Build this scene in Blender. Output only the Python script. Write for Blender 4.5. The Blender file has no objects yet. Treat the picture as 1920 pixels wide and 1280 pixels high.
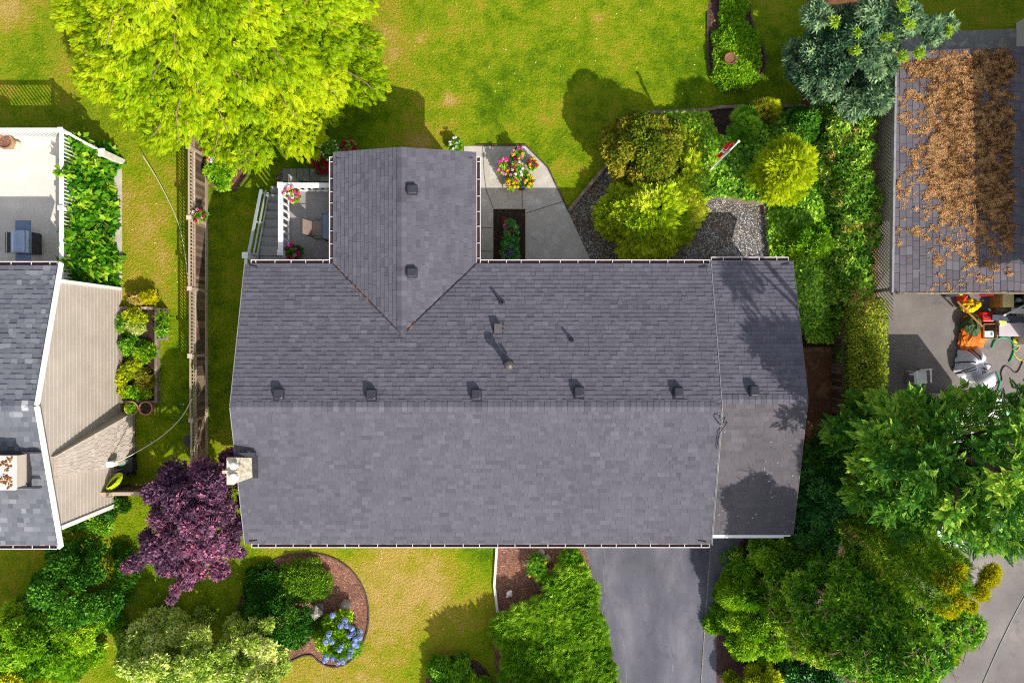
import bpy, math, random
import numpy as np
from mathutils import Vector, Matrix

# ------------------------------------------------------------------ camera, sky, sun
C = bpy.context.scene.collection
SC = bpy.context.scene
H = 25.3                      # flying height of the drone (m)
F = 1300.0                    # focal length in photo pixels (1920 wide)
cam_d = bpy.data.cameras.new('camera'); cam = bpy.data.objects.new('camera', cam_d); C.objects.link(cam)
cam.location = (0, 0, H); cam.rotation_euler = (0, 0, 0)
cam_d.sensor_width = 36; cam_d.lens = 36 * F / 1920; cam_d.clip_start = 0.1; cam_d.clip_end = 2000
SC.camera = cam
SUN = Vector((0.775, -1.03, 1.0)).normalized()          # towards the sun
EL = math.asin(SUN.z); AZ = math.atan2(SUN.x, SUN.y)
w = bpy.data.worlds.new('World'); SC.world = w; w.use_nodes = True
nt = w.node_tree; bg = nt.nodes['Background']
sky = nt.nodes.new('ShaderNodeTexSky'); sky.sky_type = 'NISHITA'; sky.sun_disc = False
sky.sun_elevation = EL; sky.sun_rotation = AZ; sky.air_density = 1.0; sky.dust_density = 1.5
hs = nt.nodes.new('ShaderNodeHueSaturation'); hs.inputs['Saturation'].default_value = .45
nt.links.new(sky.outputs[0], hs.inputs['Color']); nt.links.new(hs.outputs[0], bg.inputs[0]); bg.inputs[1].default_value = 0.15
sd = bpy.data.lights.new('sun', 'SUN'); so = bpy.data.objects.new('sun', sd); C.objects.link(so)
sd.energy = 4.3; sd.angle = math.radians(0.5); sd.color = (1.0, 0.95, 0.86)
so.rotation_euler = SUN.to_track_quat('Z', 'Y').to_euler(); so.location = SUN * 60
SC.view_settings.view_transform = 'Standard'; SC.view_settings.look = 'None'
SC.view_settings.exposure = 0.46; SC.view_settings.gamma = 1.0
SC.cycles.max_bounces = 6; SC.cycles.diffuse_bounces = 3; SC.cycles.transmission_bounces = 4
SC.cycles.transparent_max_bounces = 4; SC.cycles.filter_width = 1.1; SC.cycles.use_denoising = False

def P(px, py, z=0.0):
    s = (H - z) / F
    return Vector(((px - 960) * s, (640 - py) * s, z))
def L1(c):
    c /= 255.0
    return c / 12.92 if c <= .04045 else ((c + .055) / 1.055) ** 2.4
def S(r, g, b): return (L1(r), L1(g), L1(b), 1.0)

# ------------------------------------------------------------------ materials
def new_mat(name):
    m = bpy.data.materials.new(name); m.use_nodes = True
    n = m.node_tree.nodes; return m, n, m.node_tree.links, n['Principled BSDF']
def coords(n): return n.new('ShaderNodeTexCoord').outputs['Object']
def noise(n, l, sc, det=4, rough=.6, co=None):
    t = n.new('ShaderNodeTexNoise'); t.inputs['Scale'].default_value = sc
    t.inputs['Detail'].default_value = det; t.inputs['Roughness'].default_value = rough
    l.new(co if co else coords(n), t.inputs['Vector']); return t.outputs['Fac']
def ramp(n, l, fac, stops):
    r = n.new('ShaderNodeValToRGB'); e = r.color_ramp.elements
    e[0].position, e[0].color = stops[0]; e[1].position, e[1].color = stops[-1]
    for p, c in stops[1:-1]:
        x = e.new(p); x.color = c
    l.new(fac, r.inputs[0]); return r.outputs[0]
def mixc(n, l, fac, a, b, mode='MIX'):
    x = n.new('ShaderNodeMix'); x.data_type = 'RGBA'; x.blend_type = mode
    if isinstance(fac, (int, float)): x.inputs[0].default_value = fac
    else: l.new(fac, x.inputs[0])
    for i, v in ((6, a), (7, b)):
        if isinstance(v, tuple): x.inputs[i].default_value = v
        else: l.new(v, x.inputs[i])
    return x.outputs[2]
def mathn(n, l, op, a, b=0.0):
    x = n.new('ShaderNodeMath'); x.operation = op
    for i, v in ((0, a), (1, b)):
        if isinstance(v, (int, float)): x.inputs[i].default_value = v
        else: l.new(v, x.inputs[i])
    return x.outputs[0]
def bump(n, l, b, h, strength=.4, dist=.02):
    x = n.new('ShaderNodeBump'); x.inputs['Strength'].default_value = strength; x.inputs['Distance'].default_value = dist
    l.new(h, x.inputs['Height']); l.new(x.outputs[0], b.inputs['Normal'])
def attr(n, name):
    a = n.new('ShaderNodeAttribute'); a.attribute_name = name; return a.outputs['Fac']
def pmat(name, c1, c2=None, sc=3.0, rough=.7, bmp=0.0, bsc=None, metal=0.0, spec=.3, det=5, c3=None, fine=None):
    """two or three colours mottled by noise, optional bump and fine grain"""
    m, n, l, b = new_mat(name)
    co = coords(n)
    if c2:
        f = noise(n, l, sc, det, .65, co)
        st = [(.34, c1), (.66, c2)] if not c3 else [(.30, c1), (.5, c2), (.70, c3)]
        col = ramp(n, l, f, st)
        if fine:
            f2 = noise(n, l, fine[0], 2, .5, co)
            g = ramp(n, l, f2, [(.3, (1 - fine[1],) * 3 + (1,)), (.7, (1 + fine[1],) * 3 + (1,))])
            col = mixc(n, l, 1.0, col, g, 'MULTIPLY')
        l.new(col, b.inputs['Base Color'])
    else: b.inputs['Base Color'].default_value = c1
    b.inputs['Roughness'].default_value = rough; b.inputs['Metallic'].default_value = metal
    b.inputs['Specular IOR Level'].default_value = spec
    if bmp: bump(n, l, b, noise(n, l, bsc or sc * 8, 4, .6, co), bmp, .03)
    return m
def leafmat(name, dark, mid, light, trans=.35, rough=.55, spec=.12, gain=1.0):
    dark, mid, light = [tuple(min(.85, x * gain) for x in c[:3]) + (1,) for c in (dark, mid, light)]
    m, n, l, b = new_mat(name)
    col = ramp(n, l, attr(n, 'tint'), [(.08, dark), (.5, mid), (.92, light)])
    l.new(col, b.inputs['Base Color']); b.inputs['Roughness'].default_value = rough
    b.inputs['Specular IOR Level'].default_value = spec
    t = n.new('ShaderNodeBsdfTranslucent'); l.new(col, t.inputs[0])
    x = n.new('ShaderNodeMixShader'); x.inputs[0].default_value = trans
    l.new(b.outputs[0], x.inputs[1]); l.new(t.outputs[0], x.inputs[2])
    l.new(x.outputs[0], n['Material Output'].inputs[0]); return m
def tintmat(name, stops, rough=.85, grain=0.12, gsc=60, bmp=.25, blotch=0.10, spec=.2):
    """colour by per-face tint (shingles, boards) with grain and faint weather blotches"""
    m, n, l, b = new_mat(name); co = coords(n)
    col = ramp(n, l, attr(n, 'tint'), stops)
    g = noise(n, l, gsc, 3, .6, co)
    col = mixc(n, l, 1.0, col, ramp(n, l, g, [(.3, (1 - grain,) * 3 + (1,)), (.7, (1 + grain,) * 3 + (1,))]), 'MULTIPLY')
    g2 = noise(n, l, .5, 5, .65, co)
    col = mixc(n, l, 1.0, col, ramp(n, l, g2, [(.3, (1 - blotch,) * 3 + (1,)), (.7, (1 + blotch,) * 3 + (1,))]), 'MULTIPLY')
    l.new(col, b.inputs['Base Color']); b.inputs['Roughness'].default_value = rough
    b.inputs['Specular IOR Level'].default_value = spec
    if bmp: bump(n, l, b, g, bmp, .01)
    return m

# ------------------------------------------------------------------ mesh helpers
class MB:
    def __init__(s): s.v = []; s.f = []; s.t = []; s.tint = .5
    def add(s, vs, fs, tint=None):
        o = len(s.v); s.v += [tuple(v) for v in vs]
        t = s.tint if tint is None else tint
        for f in fs: s.f.append(tuple(i + o for i in f)); s.t.append(t)
    def box(s, c, d, rz=0.0, M=None, tint=None):
        x, y, z = d[0] / 2, d[1] / 2, d[2] / 2
        vs = [Vector((a * x, b * y, e * z)) for e in (-1, 1) for a, b in ((-1, -1), (1, -1), (1, 1), (-1, 1))]
        R = M if M is not None else Matrix.Rotation(rz, 3, 'Z')
        s.add([R @ v + Vector(c) for v in vs], [(3, 2, 1, 0), (4, 5, 6, 7), (0, 1, 5, 4), (1, 2, 6, 5), (2, 3, 7, 6), (3, 0, 4, 7)], tint)
    def bar(s, a, b, wd, ht, up=(0, 0, 1), tint=None):
        a, b = Vector(a), Vector(b); x = (b - a); Ln = x.length; x.normalize()
        y = Vector(up).cross(x).normalized(); z = x.cross(y)
        M = Matrix((x, y, z)).transposed(); s.box((a + b) / 2, (Ln, wd, ht), M=M, tint=tint)
    def prism(s, pts, z0, z1, tint=None):
        n = len(pts); vs = [(p[0], p[1], z0) for p in pts] + [(p[0], p[1], z1) for p in pts]
        s.add(vs, [tuple(range(n - 1, -1, -1)), tuple(range(n, 2 * n))] + [(i, (i + 1) % n, n + (i + 1) % n, n + i) for i in range(n)], tint)
    def tube(s, pts, r, n=8, tint=None, cap=True):
        pts = [Vector(p) for p in pts]; k = len(pts)
        rs = r if isinstance(r, (list, tuple)) else [r] * k
        vs = []; prev = None
        for i, p in enumerate(pts):
            d = (pts[min(i + 1, k - 1)] - pts[max(i - 1, 0)]).normalized()
            a = prev - d * prev.dot(d) if prev is not None else (Vector((0, 0, 1)).cross(d) if abs(d.z) < .95 else Vector((1, 0, 0)).cross(d))
            a.normalize(); prev = a; b = d.cross(a)
            for j in range(n):
                t = 2 * math.pi * j / n; vs.append(p + (a * math.cos(t) + b * math.sin(t)) * rs[i])
        fs = [(i * n + j, i * n + (j + 1) % n, (i + 1) * n + (j + 1) % n, (i + 1) * n + j) for i in range(k - 1) for j in range(n)]
        if cap: fs += [tuple(range(n - 1, -1, -1)), tuple(range((k - 1) * n, k * n))]
        s.add(vs, fs, tint)
    def lathe(s, prof, c, n=16, M=None, tint=None, cap=True):
        vs = []
        for r, z in prof:
            for j in range(n):
                t = 2 * math.pi * j / n; v = Vector((r * math.cos(t), r * math.sin(t), z))
                vs.append((M @ v if M is not None else v) + Vector(c))
        k = len(prof)
        fs = [(i * n + j, i * n + (j + 1) % n, (i + 1) * n + (j + 1) % n, (i + 1) * n + j) for i in range(k - 1) for j in range(n)]
        if cap: fs += [tuple(range(n - 1, -1, -1)), tuple(range((k - 1) * n, k * n))]
        s.add(vs, fs, tint)
    def ball(s, c, r, n=10, k=7, jit=0.0, rnd=random, tint=None):
        r = r if isinstance(r, (tuple, list)) else (r, r, r); vs = []
        for i in range(k + 1):
            th = math.pi * i / k
            for j in range(n):
                ph = 2 * math.pi * j / n; q = 1 + rnd.uniform(-jit, jit)
                vs.append((c[0] + q * r[0] * math.sin(th) * math.cos(ph), c[1] + q * r[1] * math.sin(th) * math.sin(ph), c[2] + q * r[2] * math.cos(th)))
        s.add(vs, [(i * n + j, (i + 1) * n + j, (i + 1) * n + (j + 1) % n, i * n + (j + 1) % n) for i in range(k) for j in range(n)], tint)
    def build(s, name, m, parent=None, org=(0, 0, 0), smooth=False, bevel=0.0):
        me = bpy.data.meshes.new(name); o = Vector(org)
        me.from_pydata([Vector(v) - o for v in s.v], [], s.f); me.validate()
        if len(me.polygons) == len(s.t):
            a = me.attributes.new('tint', 'FLOAT', 'FACE'); a.data.foreach_set('value', s.t)
        return link(name, me, m, parent, org, smooth, bevel)
def link(name, me, m, parent, org, smooth=False, bevel=0.0):
    me.materials.append(m)
    if smooth: me.polygons.foreach_set('use_smooth', [True] * len(me.polygons))
    ob = bpy.data.objects.new(name, me); C.objects.link(ob)
    if parent is not None: ob.parent = parent
    else: ob.location = org
    if bevel:
        b = ob.modifiers.new('bevel', 'BEVEL'); b.width = bevel; b.segments = 2; b.limit_method = 'ANGLE'
    return ob
def tag(o, label=None, cat=None, group=None, kind=None):
    for k, v in (('label', label), ('category', cat), ('group', group), ('kind', kind)):
        if v: o[k] = v
    return o
def thing(name, label, cat, loc, group=None):
    o = bpy.data.objects.new(name, None); C.objects.link(o); o.location = loc; o.empty_display_size = .2
    return tag(o, label, cat, group)
def clone(o, loc, rz=0.0, label=None):
    """a thing, its parts and sub-parts"""
    r = o.copy(); C.objects.link(r); r.location = loc; r.rotation_euler = (0, 0, rz)
    if label: r['label'] = label
    for ch in list(o.children):
        c = ch.copy(); C.objects.link(c); c.parent = r
        for g in list(ch.children):
            d = g.copy(); C.objects.link(d); d.parent = c
    return r

# ------------------------------------------------------------------ numpy noise
def vnoise(x, y, seed=0):
    xi = np.floor(x).astype(np.int64); yi = np.floor(y).astype(np.int64); fx = x - xi; fy = y - yi
    fx = fx * fx * (3 - 2 * fx); fy = fy * fy * (3 - 2 * fy)
    def h(a, b):
        k = (a * 374761393 + b * 668265263 + seed * 974634777) & 0xffffffff
        k = ((k ^ (k >> 13)) * 1274126177) & 0xffffffff
        return ((k ^ (k >> 16)) & 0xffff) / 65535.0
    return (h(xi, yi) * (1 - fx) + h(xi + 1, yi) * fx) * (1 - fy) + (h(xi, yi + 1) * (1 - fx) + h(xi + 1, yi + 1) * fx) * fy
def fbm(x, y, oct=4, seed=0):
    s = 0; a = .5; t = 0
    for i in range(oct):
        s = s + a * vnoise(x * 2 ** i, y * 2 ** i, seed + i * 17); t += a; a *= .55
    return s / t

# ------------------------------------------------------------------ foliage
def diamond(x, y, ang, Ln, W, z=0.0, curl=0.0, wide=.45):
    c, s = math.cos(ang), math.sin(ang)
    return [(x, y, z), (x + c * Ln * wide - s * W / 2, y + s * Ln * wide + c * W / 2, z + .06 * Ln),
            (x + c * Ln, y + s * Ln, z - curl), (x + c * Ln * wide + s * W / 2, y + s * Ln * wide - c * W / 2, z + .06 * Ln)]
def tpl(*ds): return np.array([v for d in ds for v in d], dtype=np.float64)
R = math.radians
T_BROAD = tpl(diamond(0, 0, 0, 1, .62, 0, .12))
T_PAIR = tpl(diamond(0, 0, R(35), 1, .5, 0, .15), diamond(0, 0, R(-40), .9, .5, .05, .1), diamond(0, 0, R(175), .7, .45, .03, .1))
T_ROSETTE = tpl(*[diamond(0, 0, R(a), 1 - .1 * (i % 2), .34, .02 * i, .12, .55) for i, a in enumerate((0, 52, 104, 155, 208, 262, 310))])
T_PALM = tpl(*[diamond(0, 0, R(a), q, .28, .01 * i, .1, .5) for i, (a, q) in enumerate(((0, 1), (42, .9), (-42, .9), (88, .6), (-88, .6)))])
def _frond(pairs, a0, l0, w, curl):
    ds = [diamond(.70, 0, 0, .34, w, 0, .05)]
    for i in range(pairs):
        x = .08 + .68 * i / pairs; q = l0 * (1 - .55 * i / pairs)
        ds += [diamond(x, 0, R(a0), q, w, 0, curl * q), diamond(x + .04, 0, R(-a0), q, w, 0, curl * q)]
    return tpl(*ds)
T_FROND = _frond(4, 38, .52, .13, .35)
T_FERN = _frond(5, 52, .36, .12, .2)
T_NEEDLE = _frond(6, 48, .34, .13, .05)
T_SPRAY = tpl(diamond(0, 0, 0, 1, .12, 0, .1), diamond(.15, 0, R(28), .75, .11, 0, .08), diamond(.1, 0, R(-30), .75, .11, 0, .08),
              diamond(.35, .02, R(18), .6, .1, .05, .05), diamond(.3, -.02, R(-20), .6, .1, .03, .05))

def leaves_mesh(name, pos, ax, nr, size, T, tints, rg, m, parent, org, jit=.12):
    N = len(pos); A = ax / (np.linalg.norm(ax, axis=1, keepdims=True) + 1e-9)
    Cn = nr - A * np.sum(nr * A, axis=1, keepdims=True); Cn /= (np.linalg.norm(Cn, axis=1, keepdims=True) + 1e-9)
    B = np.cross(Cn, A); M = len(T)
    V = (T[None, :, 0:1] * A[:, None, :] + T[None, :, 1:2] * B[:, None, :] + T[None, :, 2:3] * Cn[:, None, :]) * size[:, None, None] + pos[:, None, :]
    V = V.reshape(-1, 3) - np.array(org)[None, :]
    nf = N * M // 4; me = bpy.data.meshes.new(name)
    me.vertices.add(N * M); me.vertices.foreach_set('co', V.astype(np.float32).ravel())
    me.loops.add(N * M); me.loops.foreach_set('vertex_index', np.arange(N * M, dtype=np.int32))
    me.polygons.add(nf); me.polygons.foreach_set('loop_start', np.arange(0, N * M, 4, dtype=np.int32))
    me.update(calc_edges=True)
    a = me.attributes.new('tint', 'FLOAT', 'FACE')
    t = np.repeat(tints, M // 4) + rg.normal(0, jit, nf)
    a.data.foreach_set('value', np.clip(t, 0, 1).astype(np.float32))
    return link(name, me, m, parent, org)

def clumps(c, rad, K, cr, seed, zlow=0.0, flat=.8, tint=.16):
    """lobes scattered over (and inside) a dome of radii rad standing at c"""
    rg = np.random.default_rng(seed); out = []
    for i in range(K):
        u = (i + .5) / K; z = zlow + (1 - zlow) * (1 - u); ph = i * 2.39996 + rg.normal(0, .35)
        q = math.sqrt(max(0, 1 - z * z)) * rg.uniform(.72, 1.0); k = cr * rg.uniform(.75, 1.25)
        out.append((c[0] + rad[0] * q * math.cos(ph), c[1] + rad[1] * q * math.sin(ph), c[2] + rad[2] * z * rg.uniform(.82, 1.02),
                    k, k, k * flat, rg.normal(0, tint)))
    return out
def sample(lobes, n, rg, zmin=-.15, depth=.3, cull=.78):
    Lb = np.array(lobes); wgt = Lb[:, 3] * Lb[:, 4] + Lb[:, 3] * Lb[:, 5]; idx = rg.choice(len(Lb), n, p=wgt / wgt.sum())
    d = rg.normal(0, 1, (n, 3)); d /= np.linalg.norm(d, axis=1, keepdims=True)
    d[:, 2] = np.where(d[:, 2] < zmin, -d[:, 2], d[:, 2])
    rf = 1 - depth * rg.random(n) ** 1.6 + rg.normal(0, .04, n)
    p = Lb[idx, :3] + d * Lb[idx, 3:6] * rf[:, None]
    keep = np.ones(n, bool)
    for j in range(len(Lb)):
        q = np.sum(((p - Lb[j, :3]) / Lb[j, 3:6]) ** 2, axis=1)
        keep &= ~((q < cull ** 2) & (idx != j) & (rg.random(n) < .9))
    nrm = d / Lb[idx, 3:6]; nrm /= np.linalg.norm(nrm, axis=1, keepdims=True)
    return p[keep], nrm[keep], Lb[idx[keep], 6]
def crown(name, m, parent, org, lobes, n, T, size, seed, ctr=None, w=(.6, .3, .1, .5), nw=(.6, .5, .45), tint=.5, tsp=.16, zmin=-.15, depth=.3, jit=.1, cull=.78, clip=None):
    rg = np.random.default_rng(seed)
    p, nr, lt = sample(lobes, n, rg, zmin, depth, cull)
    if clip is not None:
        k = clip(p); p, nr, lt = p[k], nr[k], lt[k]
    k = p[:, 2] > .015; p, nr, lt = p[k], nr[k], lt[k]
    c = np.array(ctr if ctr is not None else org)
    rad = p - c; rad[:, 2] = 0; rad /= (np.linalg.norm(rad, axis=1, keepdims=True) + 1e-6)
    Z = np.array([0, 0, 1.0])
    ax = nr * w[0] + rad * w[1] + Z * w[2] + rg.normal(0, w[3], p.shape)
    nn = nr * nw[0] + Z * nw[1] + rg.normal(0, nw[2], p.shape)
    sz = size * rg.uniform(.65, 1.25, len(p))
    return leaves_mesh(name, p, ax, nn, sz, T, tint + lt + rg.normal(0, tsp, len(p)), rg, m, parent, org, jit)
def trunk(parent, org, base, top, r, lobes, m, seed=0, nl=9, name='trunk'):
    rd = random.Random(seed); mb = MB(); b = Vector(base); t = Vector(top)
    pts = [b + (t - b) * k / 5 + Vector((rd.uniform(-.06, .06), rd.uniform(-.06, .06), 0)) * (1 if 0 < k < 5 else 0) for k in range(6)]
    mb.tube(pts, [r * (1.25 - .95 * k / 5) for k in range(6)], 10)
    for lb in rd.sample(lobes, min(nl, len(lobes))):
        e = Vector(lb[:3]); k = max(.15, min(.9, (e.z - b.z) / max(.2, (t.z - b.z)) * .7)); s = b + (t - b) * k
        mid = (s + e) / 2 + Vector((rd.uniform(-.1, .1), rd.uniform(-.1, .1), .08 * (e - s).length))
        mb.tube([s, mid, e], [r * .45, r * .28, r * .1], 6)
    return mb.build(name, m, parent, org, smooth=True)
# ------------------------------------------------------------------ shared materials
M = {}
M['white'] = pmat('white_paint', S(236, 234, 232), S(222, 220, 218), 2, .45)
M['offwhite'] = pmat('aged_white_paint', S(225, 220, 212), S(196, 190, 180), 6, .5)
M['wall'] = pmat('pale_siding', S(205, 198, 188), S(195, 188, 178), 2, .6)
M['dark'] = pmat('dark_metal', S(44, 44, 50), S(58, 58, 64), 12, .45, spec=.5)
M['plastic'] = pmat('grey_vent_plastic', S(44, 44, 52), S(58, 58, 66), 4, .38, spec=.5)
M['gutter'] = pmat('gutter_white', S(222, 216, 214), S(200, 194, 192), 3, .5)
M['black'] = pmat('black_rubber', S(22, 22, 24), None, rough=.5)
M['trough'] = pmat('gutter_grime', S(52, 34, 44), S(74, 50, 52), 9, .8)
M['steel'] = pmat('steel', S(150, 152, 158), S(128, 130, 138), 20, .3, metal=.85)
M['bark'] = pmat('bark', S(84, 66, 52), S(54, 42, 34), 14, .9, .5, 40)
M['twig'] = pmat('pale_twig', S(150, 130, 100), S(112, 94, 70), 14, .9)
M['timber'] = pmat('weathered_timber', S(160, 142, 122), S(118, 102, 86), 5, .85, .4, 30, c3=S(186, 170, 150))
M['oldtimber'] = pmat('old_dark_timber', S(96, 82, 72), S(66, 54, 46), 6, .9, .4, 30)
M['terracotta'] = pmat('terracotta', S(190, 140, 110), S(165, 118, 92), 5, .8)
M['soil'] = pmat('soil', S(66, 48, 36), S(40, 28, 22), 9, .95, .8, 30, c3=S(88, 66, 50))
M['stone'] = pmat('grey_stone', S(170, 164, 154), S(120, 114, 106), 9, .85, .5, 30, c3=S(195, 190, 180))

def mulchmat(name, a, b, c):
    m, n, l, bs = new_mat(name); co = coords(n)
    v = n.new('ShaderNodeTexVoronoi'); v.inputs['Scale'].default_value = 26; l.new(co, v.inputs['Vector'])
    mp = n.new('ShaderNodeMapping'); mp.inputs['Scale'].default_value = (1, 2.2, 1); mp.inputs['Rotation'].default_value = (0, 0, .6); l.new(co, mp.inputs[0])
    l.new(mp.outputs[0], v.inputs['Vector'])
    sep = n.new('ShaderNodeSeparateColor'); l.new(v.outputs['Color'], sep.inputs[0])
    col = ramp(n, l, sep.outputs[0], [(0, a), (.55, b), (.85, b), (1, c)])
    g = noise(n, l, 1.6, 4, .6, co)
    col = mixc(n, l, 1.0, col, ramp(n, l, g, [(.3, (.72,) * 3 + (1,)), (.7, (1.15,) * 3 + (1,))]), 'MULTIPLY')
    l.new(col, bs.inputs['Base Color']); bs.inputs['Roughness'].default_value = .9
    bump(n, l, bs, sep.outputs[1], .7, .03); return m
M['mulch'] = mulchmat('bark_mulch', S(88, 54, 40), S(138, 94, 76), S(196, 156, 130))
M['darkmulch'] = mulchmat('dark_bark_mulch', S(52, 32, 30), S(90, 58, 54), S(140, 104, 92))
M['earth'] = pmat('bare_brown_earth', S(132, 90, 60), S(104, 70, 48), 1.4, .95, .7, 26, c3=S(172, 126, 86), fine=(45, .25))

def gravelmat():
    m, n, l, bs = new_mat('gravel'); co = coords(n)
    v = n.new('ShaderNodeTexVoronoi'); v.inputs['Scale'].default_value = 24; l.new(co, v.inputs['Vector'])
    sep = n.new('ShaderNodeSeparateColor'); l.new(v.outputs['Color'], sep.inputs[0])
    col = ramp(n, l, sep.outputs[0], [(0, S(96, 94, 98)), (.5, S(140, 134, 130)), (.8, S(184, 176, 168)), (1, S(240, 236, 230))])
    br = ramp(n, l, noise(n, l, .55, 4, .6, co), [(.42, (1, 1, 1, 1)), (.62, S(222, 196, 164))])
    col = mixc(n, l, 1.0, col, br, 'MULTIPLY')
    d = ramp(n, l, v.outputs['Distance'], [(.25, (1, 1, 1, 1)), (.75, (.35, .35, .36, 1))])
    col = mixc(n, l, 1.0, col, d, 'MULTIPLY')
    l.new(col, bs.inputs['Base Color']); bs.inputs['Roughness'].default_value = .85
    bump(n, l, bs, mathn(n, l, 'SUBTRACT', 1.0, v.outputs['Distance']), .9, .04); return m
M['gravel'] = gravelmat()
M['concrete'] = pmat('exposed_aggregate_concrete', S(196, 188, 178), S(176, 168, 158), 1.1, .85, .35, 70, c3=S(208, 202, 194), fine=(55, .13))
M['slab'] = pmat('grey_paving_slab', S(150, 150, 146), S(122, 122, 118), 3, .85, .3, 50, c3=S(172, 170, 164), fine=(50, .1))

def asphaltmat(name, a, b, c, streak):
    m, n, l, bs = new_mat(name); co = coords(n)
    mp = n.new('ShaderNodeMapping'); mp.inputs['Scale'].default_value = streak; l.new(co, mp.inputs[0])
    f = noise(n, l, 1.0, 6, .62, mp.outputs[0])
    col = ramp(n, l, f, [(.3, a), (.52, b), (.74, c)])
    g = noise(n, l, 70, 2, .5, co)
    col = mixc(n, l, 1.0, col, ramp(n, l, g, [(.3, (.86,) * 3 + (1,)), (.7, (1.14,) * 3 + (1,))]), 'MULTIPLY')
    sp = ramp(n, l, noise(n, l, 7, 5, .7, co), [(.66, (0, 0, 0, 1)), (.80, (1, 1, 1, 1))])
    col = mixc(n, l, mathn(n, l, 'MULTIPLY', sp, .25), col, S(200, 198, 196))
    st = ramp(n, l, noise(n, l, 1.7, 4, .6, co), [(.30, (.70, .70, .72, 1)), (.42, (1, 1, 1, 1))])
    col = mixc(n, l, 1.0, col, st, 'MULTIPLY')
    l.new(col, bs.inputs['Base Color']); bs.inputs['Roughness'].default_value = .8
    bump(n, l, bs, g, .5, .015); return m
M['asphalt'] = asphaltmat('driveway_asphalt', S(68, 68, 79), S(88, 87, 98), S(116, 112, 122), (.9, .34, 1))
M['asphalt2'] = asphaltmat('neighbour_asphalt', S(98, 92, 90), S(118, 111, 108), S(140, 131, 124), (.5, .45, 1))
M['asphalt3'] = asphaltmat('side_path_asphalt', S(76, 77, 87), S(96, 96, 106), S(118, 116, 124), (1.0, .3, 1))

# ------------------------------------------------------------------ ground
def grassmat():
    m, n, l, bs = new_mat('lawn_grass'); co = coords(n)
    big = noise(n, l, .35, 6, .62, co); med = noise(n, l, 2.0, 6, .72, co); fin = noise(n, l, 11, 4, .7, co); g = noise(n, l, 34, 3, .7, co)
    f = mathn(n, l, 'MULTIPLY_ADD', big, .70); f.node.inputs[2].default_value = -.70
    for q, k in ((med, .95), (fin, .50), (g, .30)): f = mathn(n, l, 'ADD', f, mathn(n, l, 'MULTIPLY', q, k))
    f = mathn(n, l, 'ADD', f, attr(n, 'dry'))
    col = ramp(n, l, f, [(.10, S(56, 92, 6)), (.34, S(104, 136, 6)), (.53, S(142, 162, 18)), (.70, S(174, 160, 46)), (.95, S(204, 172, 96))])
    col = mixc(n, l, 1.0, col, ramp(n, l, g, [(.32, (.62,) * 3 + (1,)), (.68, (1.34,) * 3 + (1,))]), 'MULTIPLY')
    l.new(col, bs.inputs['Base Color']); bs.inputs['Roughness'].default_value = .85; bs.inputs['Specular IOR Level'].default_value = .1
    bump(n, l, bs, mathn(n, l, 'ADD', g, mathn(n, l, 'MULTIPLY', fin, 2.0)), 1.0, .07); return m
M['grass'] = grassmat()
gx = np.concatenate([[-400, -120, -50, -28], np.linspace(-21, 21, 281), [28, 50, 120, 400]])
gy = np.concatenate([[-400, -120, -50, -22], np.linspace(-14, 14, 187), [22, 50, 120, 400]])
XX, YY = np.meshgrid(gx, gy); nx_, ny_ = len(gx), len(gy)
px = XX * F / H + 960; py = 640 - YY * F / H
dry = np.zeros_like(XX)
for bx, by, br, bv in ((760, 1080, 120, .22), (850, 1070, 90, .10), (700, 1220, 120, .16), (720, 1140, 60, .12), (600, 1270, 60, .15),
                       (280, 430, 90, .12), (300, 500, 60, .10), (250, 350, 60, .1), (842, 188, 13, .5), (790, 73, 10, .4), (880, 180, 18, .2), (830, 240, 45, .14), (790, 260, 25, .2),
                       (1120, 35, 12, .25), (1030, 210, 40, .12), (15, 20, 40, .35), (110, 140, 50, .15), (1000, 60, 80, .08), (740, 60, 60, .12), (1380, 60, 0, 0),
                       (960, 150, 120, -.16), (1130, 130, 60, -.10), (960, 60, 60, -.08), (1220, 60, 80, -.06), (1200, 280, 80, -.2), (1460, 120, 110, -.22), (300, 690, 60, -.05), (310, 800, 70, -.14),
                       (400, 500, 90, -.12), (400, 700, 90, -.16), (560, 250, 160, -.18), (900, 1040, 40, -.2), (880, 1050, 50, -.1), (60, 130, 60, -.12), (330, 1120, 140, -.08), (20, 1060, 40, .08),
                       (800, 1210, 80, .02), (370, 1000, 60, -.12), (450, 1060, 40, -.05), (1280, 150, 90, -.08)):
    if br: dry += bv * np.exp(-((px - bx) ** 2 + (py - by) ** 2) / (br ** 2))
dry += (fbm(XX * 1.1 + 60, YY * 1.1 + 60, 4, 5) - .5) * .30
ii = (np.arange(ny_ - 1)[:, None] * nx_ + np.arange(nx_ - 1)[None, :]).ravel()
me = bpy.data.meshes.new('lawn')
me.from_pydata(np.stack([XX.ravel(), YY.ravel(), np.zeros(XX.size)], 1).tolist(), [], np.stack([ii, ii + 1, ii + 1 + nx_, ii + nx_], 1).tolist())
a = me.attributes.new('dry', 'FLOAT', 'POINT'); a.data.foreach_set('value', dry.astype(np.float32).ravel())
tag(link('lawn', me, M['grass'], None, (0, 0, 0)), kind='structure')

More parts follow.
